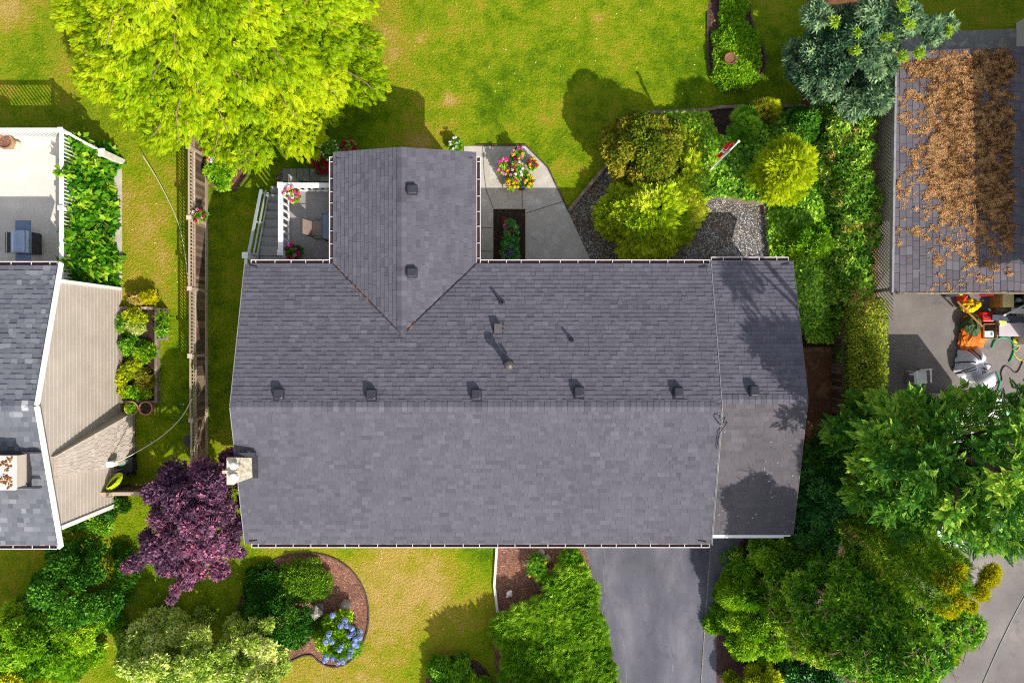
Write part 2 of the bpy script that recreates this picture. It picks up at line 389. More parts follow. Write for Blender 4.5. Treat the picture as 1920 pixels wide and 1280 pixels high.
rj = random.Random(4)
def wob(pts, step=12, amp=1.2, closed=True):
    out = []; n = len(pts)
    for i in range(n if closed else n - 1):
        a, b = pts[i], pts[(i + 1) % n]; k = max(1, int(math.hypot(b[0] - a[0], b[1] - a[1]) / step))
        for j in range(k):
            t = j / k; q = amp if j else 0
            out.append((a[0] + (b[0] - a[0]) * t + rj.uniform(-q, q), a[1] + (b[1] - a[1]) * t + rj.uniform(-q, q)))
    if not closed: out.append(pts[-1])
    return out
def smooth_loop(pts, k=2):
    for _ in range(k):
        o = []
        for i in range(len(pts)):
            a, b = pts[i], pts[(i + 1) % len(pts)]
            o += [(a[0] * .75 + b[0] * .25, a[1] * .75 + b[1] * .25), (a[0] * .25 + b[0] * .75, a[1] * .25 + b[1] * .75)]
        pts = o
    return pts
def sheet(name, pts, z, m, amp=0.0, kind='structure', step=12):
    if amp: pts = wob(pts, step, amp)
    mb = MB(); mb.add([P(x, y, 0) + Vector((0, 0, z)) for x, y in pts], [tuple(range(len(pts)))])
    o = mb.build(name, m)
    if o.data.polygons and o.data.polygons[0].normal.z < 0: o.data.flip_normals()
    return tag(o, kind=kind)
def edging(name, pts, wd, ht, m, label, cat, amp=0.0, group=None, z=0.0):
    mb = MB()
    q = [P(x, y, z) for x, y in pts]
    for a, b in zip(q[:-1], q[1:]): mb.bar(a + Vector((0, 0, ht / 2)), b + Vector((0, 0, ht / 2)), wd, ht, tint=rj.random())
    o = mb.build(name, m, None, q[0]); return tag(o, label, cat, group)

# planting ground, paving and beds
sheet('garden_soil', [(1440, 372), (1500, 195), (1520, -40), (1720, -40), (1650, 240), (1668, 560), (1660, 800), (1760, 1310), (1340, 1310), (1346, 1120), (1390, 1000), (1440, 900)], .004, M['earth'], 2)
sheet('mulch_bed', [(1340, 1310), (1343, 1120), (1372, 1050), (1390, 1008), (1450, 1000), (1560, 900), (1700, 1310)], .012, M['darkmulch'], 1.5)
sheet('driveway', [(1068, 930), (1338, 930), (1312, 1310), (1165, 1310)], .008, M['asphalt'])
ck = MB(); rk = random.Random(6)
for ln in (((1134, 1030), (1131, 1070), (1134, 1110), (1129, 1160)), ((1226, 1035), (1232, 1080), (1238, 1105)), ((1160, 1120), (1168, 1190), (1176, 1290)), ((1258, 1200), (1262, 1240), (1256, 1290))):
    pp_ = [P(*q_) for q_ in wob(list(ln), 7, .7, False)]
    for a_, b_ in zip(pp_[:-1], pp_[1:]):
        nn = Vector((-(b_ - a_).y, (b_ - a_).x, 0)).normalized() * rk.uniform(.004, .012); ck.add([(*(a_ - nn).xy, .011), (*(b_ - nn).xy, .011), (*(b_ + nn).xy, .011), (*(a_ + nn).xy, .011)], [(0, 1, 2, 3)])
tag(ck.build('driveway_cracks', pmat('crack_dirt', S(74, 72, 78), S(150, 146, 148), 1.2, .9)), kind='structure')
sheet('side_driveway', [(1339, 930), (1396, 930), (1391, 1010), (1372, 1052), (1347, 1120), (1343, 1200), (1343, 1310), (1313, 1310)], .016, M['asphalt3'])
sheet('neighbour_driveway', [(1650, 130), (2300, 120), (2300, 1600), (1752, 1600), (1752, 1310), (1640, 900)], .008, M['asphalt2'])
ZT = 1.05                                                    # the ground is about a metre higher beside the wing
def terrain(name, tri, m):
    vs = []; fs = []
    for f in tri: fs.append(tuple(range(len(vs), len(vs) + len(f)))); vs += [P(*q_) for q_ in f]
    mb = MB(); mb.add(vs, fs); o = mb.build(name, m)
    for p in o.data.polygons:
        if p.normal.z < 0: p.flip()
    return tag(o, kind='structure')
terrain('gravel_bed', [[(1064, 396, .008), (1135, 311, .008), (1185, 335, .008), (1185, 560, .008), (1100, 560, .008)], [(1185, 335, .008), (1325, 366, ZT), (1325, 540, ZT), (1185, 560, .008)], [(1325, 366, ZT), (1432, 378, ZT), (1446, 490, ZT), (1450, 540, ZT), (1325, 540, ZT)]], M['gravel'])
sheet('patio', [(870, 274), (985, 274), (1026, 315), (1065, 397), (1109, 492), (1130, 560), (870, 560)], .02, M['concrete'])
sheet('planting_bed', [(925, 392), (985, 392), (985, 545), (925, 545)], .024, M['soil'])
jt = MB()
for ln in (((905, 275), (908, 330), (912, 358), (925, 391)), ((979, 350), (979, 391)), ((986, 400), (1005, 394), (1030, 386), (1055, 378)), ((899, 427), (924, 427)), ((899, 470), (924, 472))):
    for a_, b_ in zip(ln[:-1], ln[1:]):
        a3, b3 = P(*a_), P(*b_); dd = (b3 - a3).normalized(); nn = Vector((-dd.y, dd.x, 0)) * .014
        jt.add([a3 - nn, b3 - nn, b3 + nn, a3 + nn], [(0, 1, 2, 3)])
for i, v in enumerate(jt.v): jt.v[i] = (v[0], v[1], .024)
tag(jt.build('patio_joints', pmat('joint_dirt', S(120, 112, 104), S(96, 90, 84), 9, .9)), kind='structure')
sheet('mulch_bed', [(385, 318), (396, 300), (440, 278), (483, 281), (471, 318), (440, 357), (408, 357), (388, 345)], .012, M['mulch'], 1.5)
YIN = smooth_loop([(444, 1165), (450, 1120), (480, 1072), (530, 1040), (590, 1034), (645, 1052), (682, 1095), (694, 1150), (684, 1205), (655, 1243), (622, 1251), (598, 1240), (588, 1228), (574, 1226), (546, 1238), (512, 1258), (486, 1310), (440, 1310)], 2)
sheet('mulch_bed', YIN, .012, M['mulch'], .8)
POD = smooth_loop([(795, 1310), (800, 1262), (822, 1236), (855, 1226), (892, 1236), (918, 1262), (928, 1310)], 2)
sheet('mulch_bed', POD, .012, M['darkmulch'], .8)
sheet('mulch_bed', [(935, 930), (1066, 930), (1100, 1040), (1168, 1310), (935, 1310), (926, 1200), (934, 1145), (927, 1095)], .012, M['mulch'], 1)
KEY = smooth_loop([(1327, -40), (1326, 130), (1340, 158), (1380, 168), (1418, 156), (1437, 122), (1430, 88), (1408, 52), (1400, -40)], 2)
sheet('mulch_bed', KEY, .012, M['darkmulch'], .8)
sheet('mulch_bed', [(1310, 208), (1400, 201), (1470, 203), (1440, 240), (1390, 262), (1330, 262)], .016, M['darkmulch'], 1.5)
terrain('ivy_soil', [[(1190, 214, .03), (1325, 207, .1), (1335, 300, ZT - .15), (1325, 364, ZT - .02), (1240, 320, .3)], [(1325, 207, .1), (1505, 200, .2), (1560, 300, ZT - .1), (1335, 300, ZT - .15)], [(1335, 300, ZT - .15), (1560, 300, ZT - .1), (1575, 400, ZT - .05), (1443, 380, ZT - .02), (1325, 364, ZT - .02)], [(1443, 380, ZT - .02), (1575, 400, ZT - .05), (1575, 560, .7), (1560, 650, .1), (1500, 650, .1), (1443, 560, ZT - .02)]], M['soil'])
sheet('concrete_path', [(1690, 64), (1990, 50), (1990, 108), (1680, 112)], .012, M['slab'])
sheet('concrete_strip', [(214, 318), (229, 316), (229, 562), (206, 562)], .012, M['concrete'], .5)
sheet('pebble_strip', [(513, 368), (518, 330), (529, 316), (660, 316), (660, 372)], .008, M['gravel'], 1)
for i, (x0, x1, lb) in enumerate(((531, 556, 'pale square paving slab at the foot of the deck steps, farthest from the roof'), (557, 581, 'pale square paving slab in the middle of three above the deck rail'), (582, 622, 'darker grey paving slab beside the red flowers, nearest the roof'))):
    a_, b_ = P(x0, 341), P(x1, 317)
    mb = MB(); mb.box(((a_.x + b_.x) / 2, (a_.y + b_.y) / 2, .03), (b_.x - a_.x, b_.y - a_.y, .05))
    tag(mb.build('paving_slab', M['slab'], None, ((a_.x + b_.x) / 2, (a_.y + b_.y) / 2, 0), bevel=.006), lb, 'paving slab', 'slabs beside the deck')

edging('timber_edging', [(1066, 396), (1100, 354), (1137, 311)], .12, .14, M['timber'], 'straight pale timber board edging the dark gravel along the lawn point', 'edging')
edging('timber_edging', [(1325, 368), (1352, 370), (1380, 376), (1437, 383)], .15, .18, M['timber'], 'pale timber edging along the top of the gravel below the ivy', 'edging', z=ZT - .06)
edging('timber_edging', [(1432, 386), (1440, 440), (1444, 500)], .16, .20, M['timber'], 'timber sleeper edging on the right side of the gravel', 'edging', z=ZT - .06)
edging('timber_edging', [(1190, 216), (1258, 211), (1325, 208), (1345, 204), (1400, 201), (1506, 201)], .11, .16, M['timber'], 'long grey board edging between the back lawn and the ivy bank', 'edging')
edging('concrete_kerb', [(932, 1020), (927, 1096), (933, 1146)], .09, .10, M['offwhite'], 'thin white kerb between the front lawn and the bark bed', 'kerb')
edging('driveway_edge_strip', [(1333, 1012), (1323, 1150), (1312, 1310)], .028, .03, M['stone'], 'thin pale strip dividing the front driveway from the darker side drive', 'edging strip')
edging('bed_edging', [(p[0], p[1]) for p in YIN if p[1] < 1262] , .05, .05, M['oldtimber'], 'dark edging around the big round front bed with hydrangea', 'edging')
edging('bed_edging', POD[6:-6], .05, .05, M['oldtimber'], 'dark edging around the small round bed at the bottom of the front lawn', 'edging')
edging('bed_edging', [p for p in KEY if p[1] > -20], .06, .06, M['oldtimber'], 'dark edging around the keyhole shaped bed in the back lawn', 'edging')
edging('bed_edging', [(484, 281), (471, 319), (441, 358), (408, 359)], .05, .05, M['oldtimber'], 'dark edging of the small bark bed under the big lime tree', 'edging')
edging('patio_edging', [(893, 273), (986, 273), (1027, 314), (1066, 396)], .05, .06, M['oldtimber'], 'thin brown edging between the pale patio and the back lawn', 'edging')

# ------------------------------------------------------------------ shingle roofs
def clip_poly(poly, cv):
    out = poly
    for i in range(len(cv)):
        a, b = cv[i], cv[(i + 1) % len(cv)]; ex, ey = b[0] - a[0], b[1] - a[1]
        inp, out = out, []
        if not inp: break
        d = [ex * (p[1] - a[1]) - ey * (p[0] - a[0]) for p in inp]
        for k in range(len(inp)):
            p, q, dp, dq = inp[k], inp[(k + 1) % len(inp)], d[k], d[(k + 1) % len(inp)]
            if dp >= -1e-9: out.append(p)
            if (dp > 1e-9 and dq < -1e-9) or (dp < -1e-9 and dq > 1e-9):
                t = dp / (dp - dq); out.append((p[0] + (q[0] - p[0]) * t, p[1] + (q[1] - p[1]) * t))
    return out
def shingles(mb, O, u, v, polys, e=.143, seed=1, wmin=.12, wmax=.34, lam=.007, lift=.014, gap=.004, style='arch'):
    """tabs in courses; O origin at the eave, u along the eave, v up the slope; polys convex, counter-clockwise in (u, v)"""
    rd = random.Random(seed); n = Vector(u).cross(Vector(v)).normalized()
    u0 = min(p[0] for q in polys for p in q); u1 = max(p[0] for q in polys for p in q); v1 = max(p[1] for q in polys for p in q)
    for k in range(int(v1 / e) + 1):
        x = u0 - rd.random() * wmax; va = k * e; vb = va + e * 1.02; hi = rd.random() < .5
        while x < u1:
            wd = rd.uniform(wmin, wmax) if style == 'arch' else .305
            hi = not hi if rd.random() < .75 else hi
            h = (lam if hi else 0) + rd.uniform(0, .002)
            tn = min(1, max(0, rd.gauss(.5, .105) + (.035 if hi else -.035)))
            rect = [(x + gap / 2, va), (x + wd - gap / 2, va), (x + wd - gap / 2, vb), (x + gap / 2, vb)]
            for pl in polys:
                c = clip_poly(rect, pl)
                if len(c) < 3: continue
                hh = lambda t: .004 + h + lift * (1 - (t - va) / (vb - va))
                top = [O + u * p[0] + v * p[1] + n * hh(p[1]) for p in c]
                i0 = len(mb.v); m_ = len(c)
                low = [O + u * p[0] + v * p[1] + n * .001 for p in c]
                mb.add(top + low, [tuple(range(m_))] + [(i, m_ + i, m_ + (i + 1) % m_, (i + 1) % m_) for i in range(m_)], tn)
            x += wd
def slab(mb, top, th):
    n = len(top); lo = [Vector(p) - Vector((0, 0, th)) for p in top]
    mb.add([Vector(p) for p in top] + lo, [tuple(range(n)), tuple(range(2 * n - 1, n - 1, -1))] + [(i, n + i, n + (i + 1) % n, (i + 1) % n) for i in range(n)])
def ridge_caps(mb, a, b, w, drop1, drop2, seed=1, step=.2):
    """overlapping cap shingles folded over the ridge a-b; drop1/drop2 = fall per metre on the two sides"""
    rd = random.Random(seed); a, b = Vector(a), Vector(b); d = (b - a); Ln = d.length; d.normalize(); s = Vector((-d.y, d.x, 0))
    for i in range(int(Ln / step)):
        p = a + d * i * step; q = a + d * min(Ln, (i + 1) * step + .02); z0, z1 = .022 + rd.uniform(0, .004), .034 + rd.uniform(0, .004)
        Z = Vector((0, 0, 1)); tn = min(1, max(0, rd.gauss(.5, .14)))
        L_ = s * w; l1 = Z * (-drop1 * w); r1 = Z * (-drop2 * w)
        vs = [p + L_ + l1 + Z * z1, p + Z * z1, p - L_ + r1 + Z * z1, q + L_ + l1 + Z * z0, q + Z * z0, q - L_ + r1 + Z * z0,
              p + L_ + l1, p, p - L_ + r1, q + L_ + l1, q - L_ + r1]
        mb.add(vs, [(3, 0, 1, 4), (4, 1, 2, 5), (0, 6, 7, 1), (1, 7, 8, 2), (0, 3, 9, 6), (2, 8, 10, 5)], tn)
def gutter(house, org, a, b, out, n_br, seed=0, first=.2):
    """white trough along the eave a-b, opening upward, with dark grime inside and white hangers across it"""
    a, b, o = Vector(a), Vector(b), Vector(out); Z = Vector((0, 0, 1)); d = (b - a).normalized(); rd = random.Random(seed)
    g = MB(); w_, h_ = .125, .10
    g.bar(a + o * (w_ - .006) - Z * h_ / 2, b + o * (w_ - .006) - Z * h_ / 2, .012, h_)
    g.bar(a + o * (w_ + .005) - Z * .006, b + o * (w_ + .005) - Z * .006, .010, .012)
    g.bar(a + o * .006 - Z * (h_ / 2 + .006), b + o * .006 - Z * (h_ / 2 + .006), .012, h_)
    g.bar(a + o * w_ / 2 - Z * (h_ + .004), b + o * w_ / 2 - Z * (h_ + .004), w_, .012)
    for e in (a, b): g.box(e + o * w_ / 2 - Z * (h_ / 2 + .003), (.012 if abs(d.x) > .5 else w_, w_ if abs(d.x) > .5 else .012, h_))
    gu = g.build('gutter', M['gutter'], house, org)
    t = MB(); t.bar(a + d * .02 + o * (w_ / 2 - .002) - Z * (h_ - .035), b - d * .02 + o * (w_ / 2 - .002) - Z * (h_ - .035), w_ - .03, .02)
    t.build('gutter_debris', M['trough'], gu, org)
    Ln = (b - a).length
    for i in range(n_br):
        s = first + (Ln - 2 * first) * i / max(1, n_br - 1) + rd.uniform(-.06, .06); p = a + d * s
        k = MB(); k.bar(p + o * .004 - Z * .012, p + o * (w_ - .012) - Z * .012, .020, .012); k.build('gutter_bracket', M['gutter'], gu, org)
    return gu

SH = [(.0, S(73, 71, 79)), (.35, S(87, 85, 94)), (.6, S(95, 93, 102)), (1., S(108, 106, 115))]
M['shingle'] = tintmat('grey_shingles', SH, .9, .20, 38, .5, .07)
M['shingle_wing'] = tintmat('weathered_shingles', [(0, S(76, 72, 78)), (.5, S(90, 86, 91)), (1, S(102, 97, 102))], .9, .18, 40, .4, .14)
M['shingle_nb'] = tintmat('two_tone_shingles', [(0, S(68, 71, 79)), (.3, S(90, 93, 101)), (.6, S(112, 114, 121)), (.85, S(148, 150, 155)), (1, S(178, 179, 181))], .9, .12, 60, .35, .05)
M['underlay'] = pmat('roof_underlay', S(52, 50, 56), S(62, 60, 66), 5, .9)

# ------------------------------------------------------------------ the grey house
HO = Vector((0, -1.9, 0))
house = thing('grey_house', 'large grey shingle roofed house with a row of ridge vents and a back gable', 'house', HO)
XL, XR, YN, YS, YR, ZE, ZR = -8.62, 6.42, 2.50, -6.52, -2.0, 2.9, 4.08     # main roof
WXR, WYN, WYS, WYR, WZE, WZR = 9.11, 2.60, -6.27, -1.78, 2.78, 3.93        # side wing
BXL, BXR, BXM, BYN, BZR = -5.77, -1.16, -3.465, 6.11, 3.50                 # back gable
yA = YN - (BZR - ZE) / ((ZR - ZE) / (YN - YR))                             # where the gable ridge meets the main slope
kN = (ZR - ZE) / (YN - YR); kS = (ZR - ZE) / (YR - YS); kW = (WZR - WZE) / (WYN - WYR); kW2 = (WZR - WZE) / (WYR - WYS); kB = (BZR - ZE) / (BXM - BXL)
wl = MB()
wl.box(((XL + .35 + XR) / 2, (YN - .5 + YS + .5) / 2, 1.4), (XR - XL - .35, YN - YS - 1.0, 2.8))
wl.box(((BXL + BXR) / 2, (YN + BYN - .5) / 2 - .3, 1.4), (BXR - BXL - .9, BYN - .5 - YN + .6 + .4, 2.79))
wl.box(((XR + WXR - .35) / 2 + .001, (WYN + WYS) / 2, 1.33), (WXR - XR - .35, WYN - WYS - 1.0, 2.66))
wl.add([(XL + .35, YN - .5, 2.8), (XL + .35, YR, ZR - .12), (XL + .35, YS + .5, 2.8)], [(0, 1, 2)])
wl.add([(WXR - .35, WYS + .5, 2.66), (WXR - .35, WYR, WZR - .12), (WXR - .35, WYN - .5, 2.66)], [(0, 1, 2)])
wl.add([(BXL + .45, BYN - .5, 2.79), (BXM, BYN - .5, BZR - .1), (BXR - .45, BYN - .5, 2.79)], [(2, 1, 0)])
wl.build('wall', M['wall'], house, HO)
rf = MB()
slab(rf, [(XL, YS, ZE), (XR, YS, ZE), (XR, YR, ZR), (XL, YR, ZR)], .13)
slab(rf, [(XL, YR, ZR), (XR, YR, ZR), (XR, YN, ZE), (XL, YN, ZE)], .13)
roof = rf.build('roof', M['underlay'], house, HO)
sb = MB()
vN = Vector((0, YR - YN, ZR - ZE)); lN = vN.length; vN.normalize()
vS = Vector((0, YR - YS, ZR - ZE)); lS = vS.length; vS.normalize()
shingles(sb, Vector((XL, YS, ZE)), Vector((1, 0, 0)), vS, [[(0, 0), (XR - XL, 0), (XR - XL, lS), (0, lS)]], seed=11, e=.1385)
lA = lN * (YN - yA) / (YN - YR); W_ = XR - XL
uN = lambda x: XR - x
g_ = .035
shingles(sb, Vector((XR, YN, ZE)), Vector((-1, 0, 0)), vN, [[(0, 0), (uN(BXR) - g_, 0), (uN(BXM) - g_, lA), (uN(BXM) - g_, lN), (0, lN)],
         [(uN(BXL) + g_, 0), (W_, 0), (W_, lN), (uN(BXM) - g_, lN), (uN(BXM) - g_, lA + .03)]], seed=12, e=.1385)
sb.build('shingles', M['shingle'], roof, HO)
rc = MB(); ridge_caps(rc, (XL, YR, ZR), (XR, YR, ZR), .155, kN, kS, 3, .175); rc.build('ridge_cap', M['shingle'], roof, HO)
tm_ = pmat('grey_trim', S(150, 146, 150), S(135, 132, 136), 4, .6)
for x, s in ((XL, -1), (XR, 1)):
    fz = MB(); fz.bar((x + s * .012, YS, ZE - .05), (x + s * .012, YR, ZR - .05), .02, .16); fz.bar((x + s * .012, YR, ZR - .05), (x + s * .012, YN, ZE - .05), .02, .16)
    fz.build('rake_trim', tm_, roof, HO)

rb = MB()
slab(rb, [(BXL, yA + (YN - yA) * 1.0, ZE), (BXM, yA, BZR), (BXM, BYN, BZR), (BXL, BYN, ZE)], .12)
slab(rb, [(BXM, yA, BZR), (BXR, YN, ZE), (BXR, BYN, ZE), (BXM, BYN, BZR)], .12)
groof = rb.build('gable_roof', M['underlay'], house, HO)
gb = MB()
vL = Vector((BXM - BXL, 0, BZR - ZE)); lB = vL.length; vL.normalize(); vR_ = Vector((BXM - BXR, 0, BZR - ZE)).normalized()
LnB = BYN - YN; LnA = BYN - yA
shingles(gb, Vector((BXL, BYN, ZE)), Vector((0, -1, 0)), vL, [[(0, 0), (LnB - g_, 0), (LnA - g_, lB), (0, lB)]], seed=21, e=.1385)
shingles(gb, Vector((BXR, YN, ZE)), Vector((0, 1, 0)), vR_, [[(g_, 0), (LnB, 0), (LnB, lB), (g_ - (YN - yA), lB)]], seed=22, e=.1385)
gb.build('shingles', M['shingle'], groof, HO)
rc = MB(); ridge_caps(rc, (BXM, yA - .02, BZR), (BXM, BYN, BZR), .15, kB, kB, 5, .155); rc.build('ridge_cap', M['shingle'], groof, HO)
# open valleys with dark metal and needles
vm = MB(); dm = MB(); rv = random.Random(8)
for bx in (BXL, BXR):
    a_, b_ = Vector((bx, YN, ZE + .012)), Vector((BXM, yA, BZR + .012))
    d_ = (b_ - a_).normalized(); s_ = Vector((-d_.y, d_.x, 0)).normalized() * .06
    vm.add([a_ - s_, b_ - s_, b_ + s_, a_ + s_], [(0, 1, 2, 3)] if bx == BXR else [(0, 1, 2, 3)])
    vm.bar(a_ + Vector((0, 0, .012)), b_ + Vector((0, 0, .012)), .018, .02)
    for k in range(46 if bx == BXL else 12):
        t = rv.uniform(0, .55) if rv.random() < .6 else rv.random()
        if bx == BXR: t = .8 + .2 * rv.random()
        p = a_ + (b_ - a_) * t + s_ * rv.uniform(-.8, .8); q = p + d_ * rv.uniform(.05, .12) + s_ * rv.uniform(-.3, .3)
        dm.bar(p + Vector((0, 0, .012)), q + Vector((0, 0, .014)), .014, .012, tint=rv.random() ** 1.5)
vm.build('valley_flashing', pmat('dark_valley_metal', S(40, 38, 46), S(64, 60, 66), 14, .5, metal=.3), groof, HO)
nl_ = dm.build('needle_litter', tintmat('rusty_needles', [(0, S(84, 52, 38)), (.6, S(140, 92, 62)), (1, S(196, 150, 108))], .9, .1), groof, HO); nl_['kind'] = 'stuff'

rw = MB()
slab(rw, [(XR + .03, WYS, WZE), (WXR, WYS, WZE), (WXR, WYR, WZR), (XR + .03, WYR, WZR)], .11)
slab(rw, [(XR + .03, WYR, WZR), (WXR, WYR, WZR), (WXR, WYN, WZE), (XR + .03, WYN, WZE)], .11)
wroof = rw.build('wing_roof', M['underlay'], house, HO)
ws = MB(); ww = WXR - XR - .03
v1_ = Vector((0, WYR - WYS, WZR - WZE)); l1_ = v1_.length; v1_.normalize(); v2_ = Vector((0, WYR - WYN, WZR - WZE)); l2_ = v2_.length; v2_.normalize()
shingles(ws, Vector((XR + .03, WYS, WZE)), Vector((1, 0, 0)), v1_, [[(0, 0), (ww, 0), (ww, l1_), (0, l1_)]], seed=31, lam=.002, lift=.005, e=.14, wmin=.2, wmax=.32)
ws.build('shingles', M['shingle_wing'], wroof, HO)
ws = MB()
shingles(ws, Vector((WXR, WYN, WZE)), Vector((-1, 0, 0)), v2_, [[(0, 0), (ww, 0), (ww, l2_), (0, l2_)]], seed=32, e=.1385)
ws.build('shingles', M['shingle'], wroof, HO)
rc = MB(); ridge_caps(rc, (XR + .03, WYR, WZR), (WXR, WYR, WZR), .15, kW, kW2, 6, .175); rc.build('ridge_cap', M['shingle'], wroof, HO)
sm = MB()
sm.bar((XR + .035, YS - .05, ZE + .035), (XR + .035, YR - .15, ZR + .0), .018, .02)
sm.build('edge_flashing', M['slab'], roof, HO)
ft = MB(); ft.bar((WXR + .012, WYS, WZE - .05), (WXR + .012, WYR, WZR - .05), .02, .14); ft.bar((WXR + .012, WYR, WZR - .05), (WXR + .012, WYN, WZE - .05), .02, .14)
ft.build('rake_trim', pmat('brown_trim', S(112, 104, 104), S(98, 90, 90), 4, .7), wroof, HO)

gutter(house, HO, (XL + .18, YN + .01, ZE - .01), (BXL - .14, YN + .01, ZE - .01), (0, 1, 0), 5, 1)
gutter(house, HO, (BXR + .14, YN + .01, ZE - .01), (XR - .02, YN + .01, ZE - .01), (0, 1, 0), 13, 2)
gutter(house, HO, (BXL - .01, YN + .02, ZE - .01), (BXL - .01, BYN - .15, ZE - .01), (-1, 0, 0), 8, 3)
gutter(house, HO, (BXR + .01, YN + .02, ZE - .01), (BXR + .01, BYN - .15, ZE - .01), (1, 0, 0), 7, 4)
gutter(house, HO, (XL + .2, YS - .01, ZE - .01), (XR - .04, YS - .01, ZE - .01), (0, -1, 0), 27, 5)
gutter(house, HO, (XR + .06, WYN + .01, WZE - .01), (WXR - .12, WYN + .01, WZE - .01), (0, 1, 0), 4, 6, .35)
fk = MB(); rk = random.Random(15)
for k in range(40):
    x, v = rk.uniform(XR + .2, WXR - .1), rk.uniform(.1, l1_ * .98); p = Vector((x, WYS, WZE)) + v1_ * v + Vector((0, 0, .022)); a_ = rk.random() * 3.1; d_ = Vector((math.cos(a_), math.sin(a_) * .9, math.sin(a_) * .25)) * rk.uniform(.012, .035)
    fk.bar(p - d_, p + d_, rk.uniform(.008, .022), .008, tint=rk.random())
fo_ = fk.build('fallen_flecks', tintmat('pale_flecks', [(0, S(120, 104, 84)), (1, S(220, 214, 200))], .9, .1), wroof, HO); fo_['kind'] = 'stuff'
fb = MB(); fb.box(((XR + WXR) / 2, WYS - .03, WZE - .07), (WXR - XR - .14, .05, .16)); fb.box(((XR + WXR) / 2 - .1, WYS - .085, WZE - .03), (WXR - XR - .36, .055, .02))
fb.build('fascia', M['white'], house, HO)
# diverters at the roof corners
for (x, y, z, sx, sy) in ((XL + .16, YN - .06, ZE, 1, -1), (BXL + .1, BYN - .2, ZE, 1, -1), (BXR - .1, BYN - .2, ZE, -1, -1), (XL + .16, YS + .08, ZE, 1, 1), (XR - .12, YN - .08, ZE, -1, -1), (WXR - .1, WYN - .08, WZE, -1, -1), (XR - .15, YS + .06, ZE, -1, 1)):
    k = MB(); k.bar((x, y, z + .055), (x + sx * .26, y + sy * .05, z + .06), .012, .06); k.build('drip_diverter', M['dark'], house, HO)

def on_main(px_, py_, dz=0.0, north=True):
    z = 3.6
    for _ in range(12):
        p = P(px_, py_, z); z = (ZE + (YN - p.y) * kN if north else ZE + (p.y - YS) * kS) + dz
    p = P(px_, py_, z); p.z = z - dz; return p
SL = math.atan(kN)
def roof_vent(p, Rm, label=None):
    """low plastic roof vent: flange plate and a rounded hood open on the downhill side"""
    t = MB(); q = lambda x, y, z: p + Rm @ Vector((x, y, z))
    t.box(q(0, 0, .018), (.34, .38, .012), M=Rm); fl = t.build('roof_vent', M['plastic'], house, HO)
    h = MB(); a = [(-.165, -.13), (-.12, -.175), (.12, -.175), (.165, -.13), (.155, .15), (.13, .18), (-.13, .18), (-.155, .15)]
    lv = [(1.0, .024), (1.0, .10), (.93, .145), (.78, .165)]
    vs = [q(x * s * .92, y * s * .92, z + (.03 * (y > 0) if z > .03 else 0)) for s, z in lv for x, y in a]
    fs = [(i * 8 + j, i * 8 + (j + 1) % 8, (i + 1) * 8 + (j + 1) % 8, (i + 1) * 8 + j) for i in range(3) for j in range(8)] + [tuple(range(24, 32))]
    h.add(vs, fs); h.build('vent_hood', M['plastic'], fl, HO, smooth=False, bevel=.012)
    s = MB(); s.box(q(0, .178, .07), (.24, .02, .05), M=Rm); s.build('vent_opening', M['black'], fl, HO)
RN = Matrix.Rotation(-SL, 3, 'X')
for x, y in ((524, 740), (697, 741), (893, 741), (1085, 736), (1271, 737)): roof_vent(on_main(x, y), RN)
z_ = 3.8; p_ = P(1411, 734, z_); roof_vent(Vector((p_.x, p_.y, WZE + (WYN - p_.y) * kW)), Matrix.Rotation(-math.atan(kW), 3, 'X'))
for y in (356, 511):
    p_ = P(771, y, 3.45); roof_vent(Vector((p_.x, p_.y, ZE + (BXR - p_.x) * kB)), Matrix.Rotation(-math.pi / 2, 3, 'Z') @ Matrix.Rotation(-math.atan(kB), 3, 'X'))
# small pipes, hooded vent and flue
for x, y, r_, h_ in ((941, 566, .055, .34), (1073, 637, .045, .28)):
    p_ = on_main(x, y, h_)
    t = MB(); t.lathe([(r_ * 2.0, .0), (r_ * 1.25, .10), (r_ * 1.25, .11)], p_, 14); pp = t.build('vent_pipe', M['plastic'], house, HO, smooth=False)
    t = MB(); t.lathe([(r_, .02), (r_, h_), (r_ * .72, h_), (r_ * .72, h_ - .12)], p_, 14); t.build('pipe', M['dark'], pp, HO)
    t = MB(); t.box(p_ + Vector((0, .06, .012)), (.2, .26, .01), M=RN); t.build('pipe_flashing', M['shingle'], pp, HO)
p_ = on_main(934, 617, .12)
t = MB(); t.box(p_ + RN @ Vector((0, .0, .016)), (.34, .36, .01), M=RN); hv = t.build('hooded_vent', M['dark'], house, HO)
t = MB(); vs = [p_ + RN @ Vector(v) for v in ((-.13, -.14, .02), (.13, -.14, .02), (.13, .10, .02), (-.13, .10, .02), (-.12, -.12, .10), (.12, -.12, .10), (.12, .12, .20), (-.12, .12, .20))]
t.add(vs, [(4, 5, 6, 7), (0, 1, 5, 4), (1, 2, 6, 5), (2, 3, 7, 6), (3, 0, 4, 7)]); t.build('hood', pmat('brown_hood', S(88, 82, 86), S(74, 70, 74), 8, .5), hv, HO)
t = MB(); t.box(p_ + RN @ Vector((.18, .16, .05)), (.03, .03, .03), M=RN); t.box(p_ + RN @ Vector((-.1, .16, .05)), (.03, .03, .03), M=RN); t.build('bracket', M['steel'], hv, HO)
p_ = on_main(954, 684, .55)
t = MB(); t.lathe([(.17, .0), (.12, .14), (.085, .16), (.085, .60)], p_, 16); flue = t.build('flue', M['dark'], house, HO, smooth=False)
t = MB(); t.lathe([(.10, .54), (.145, .57), (.145, .62), (.10, .67), (.03, .69)], p_, 18); t.build('flue_cap', pmat('flue_cap_metal', S(70, 68, 70), S(120, 112, 108), 30, .35, metal=.5), flue, HO)
t = MB()
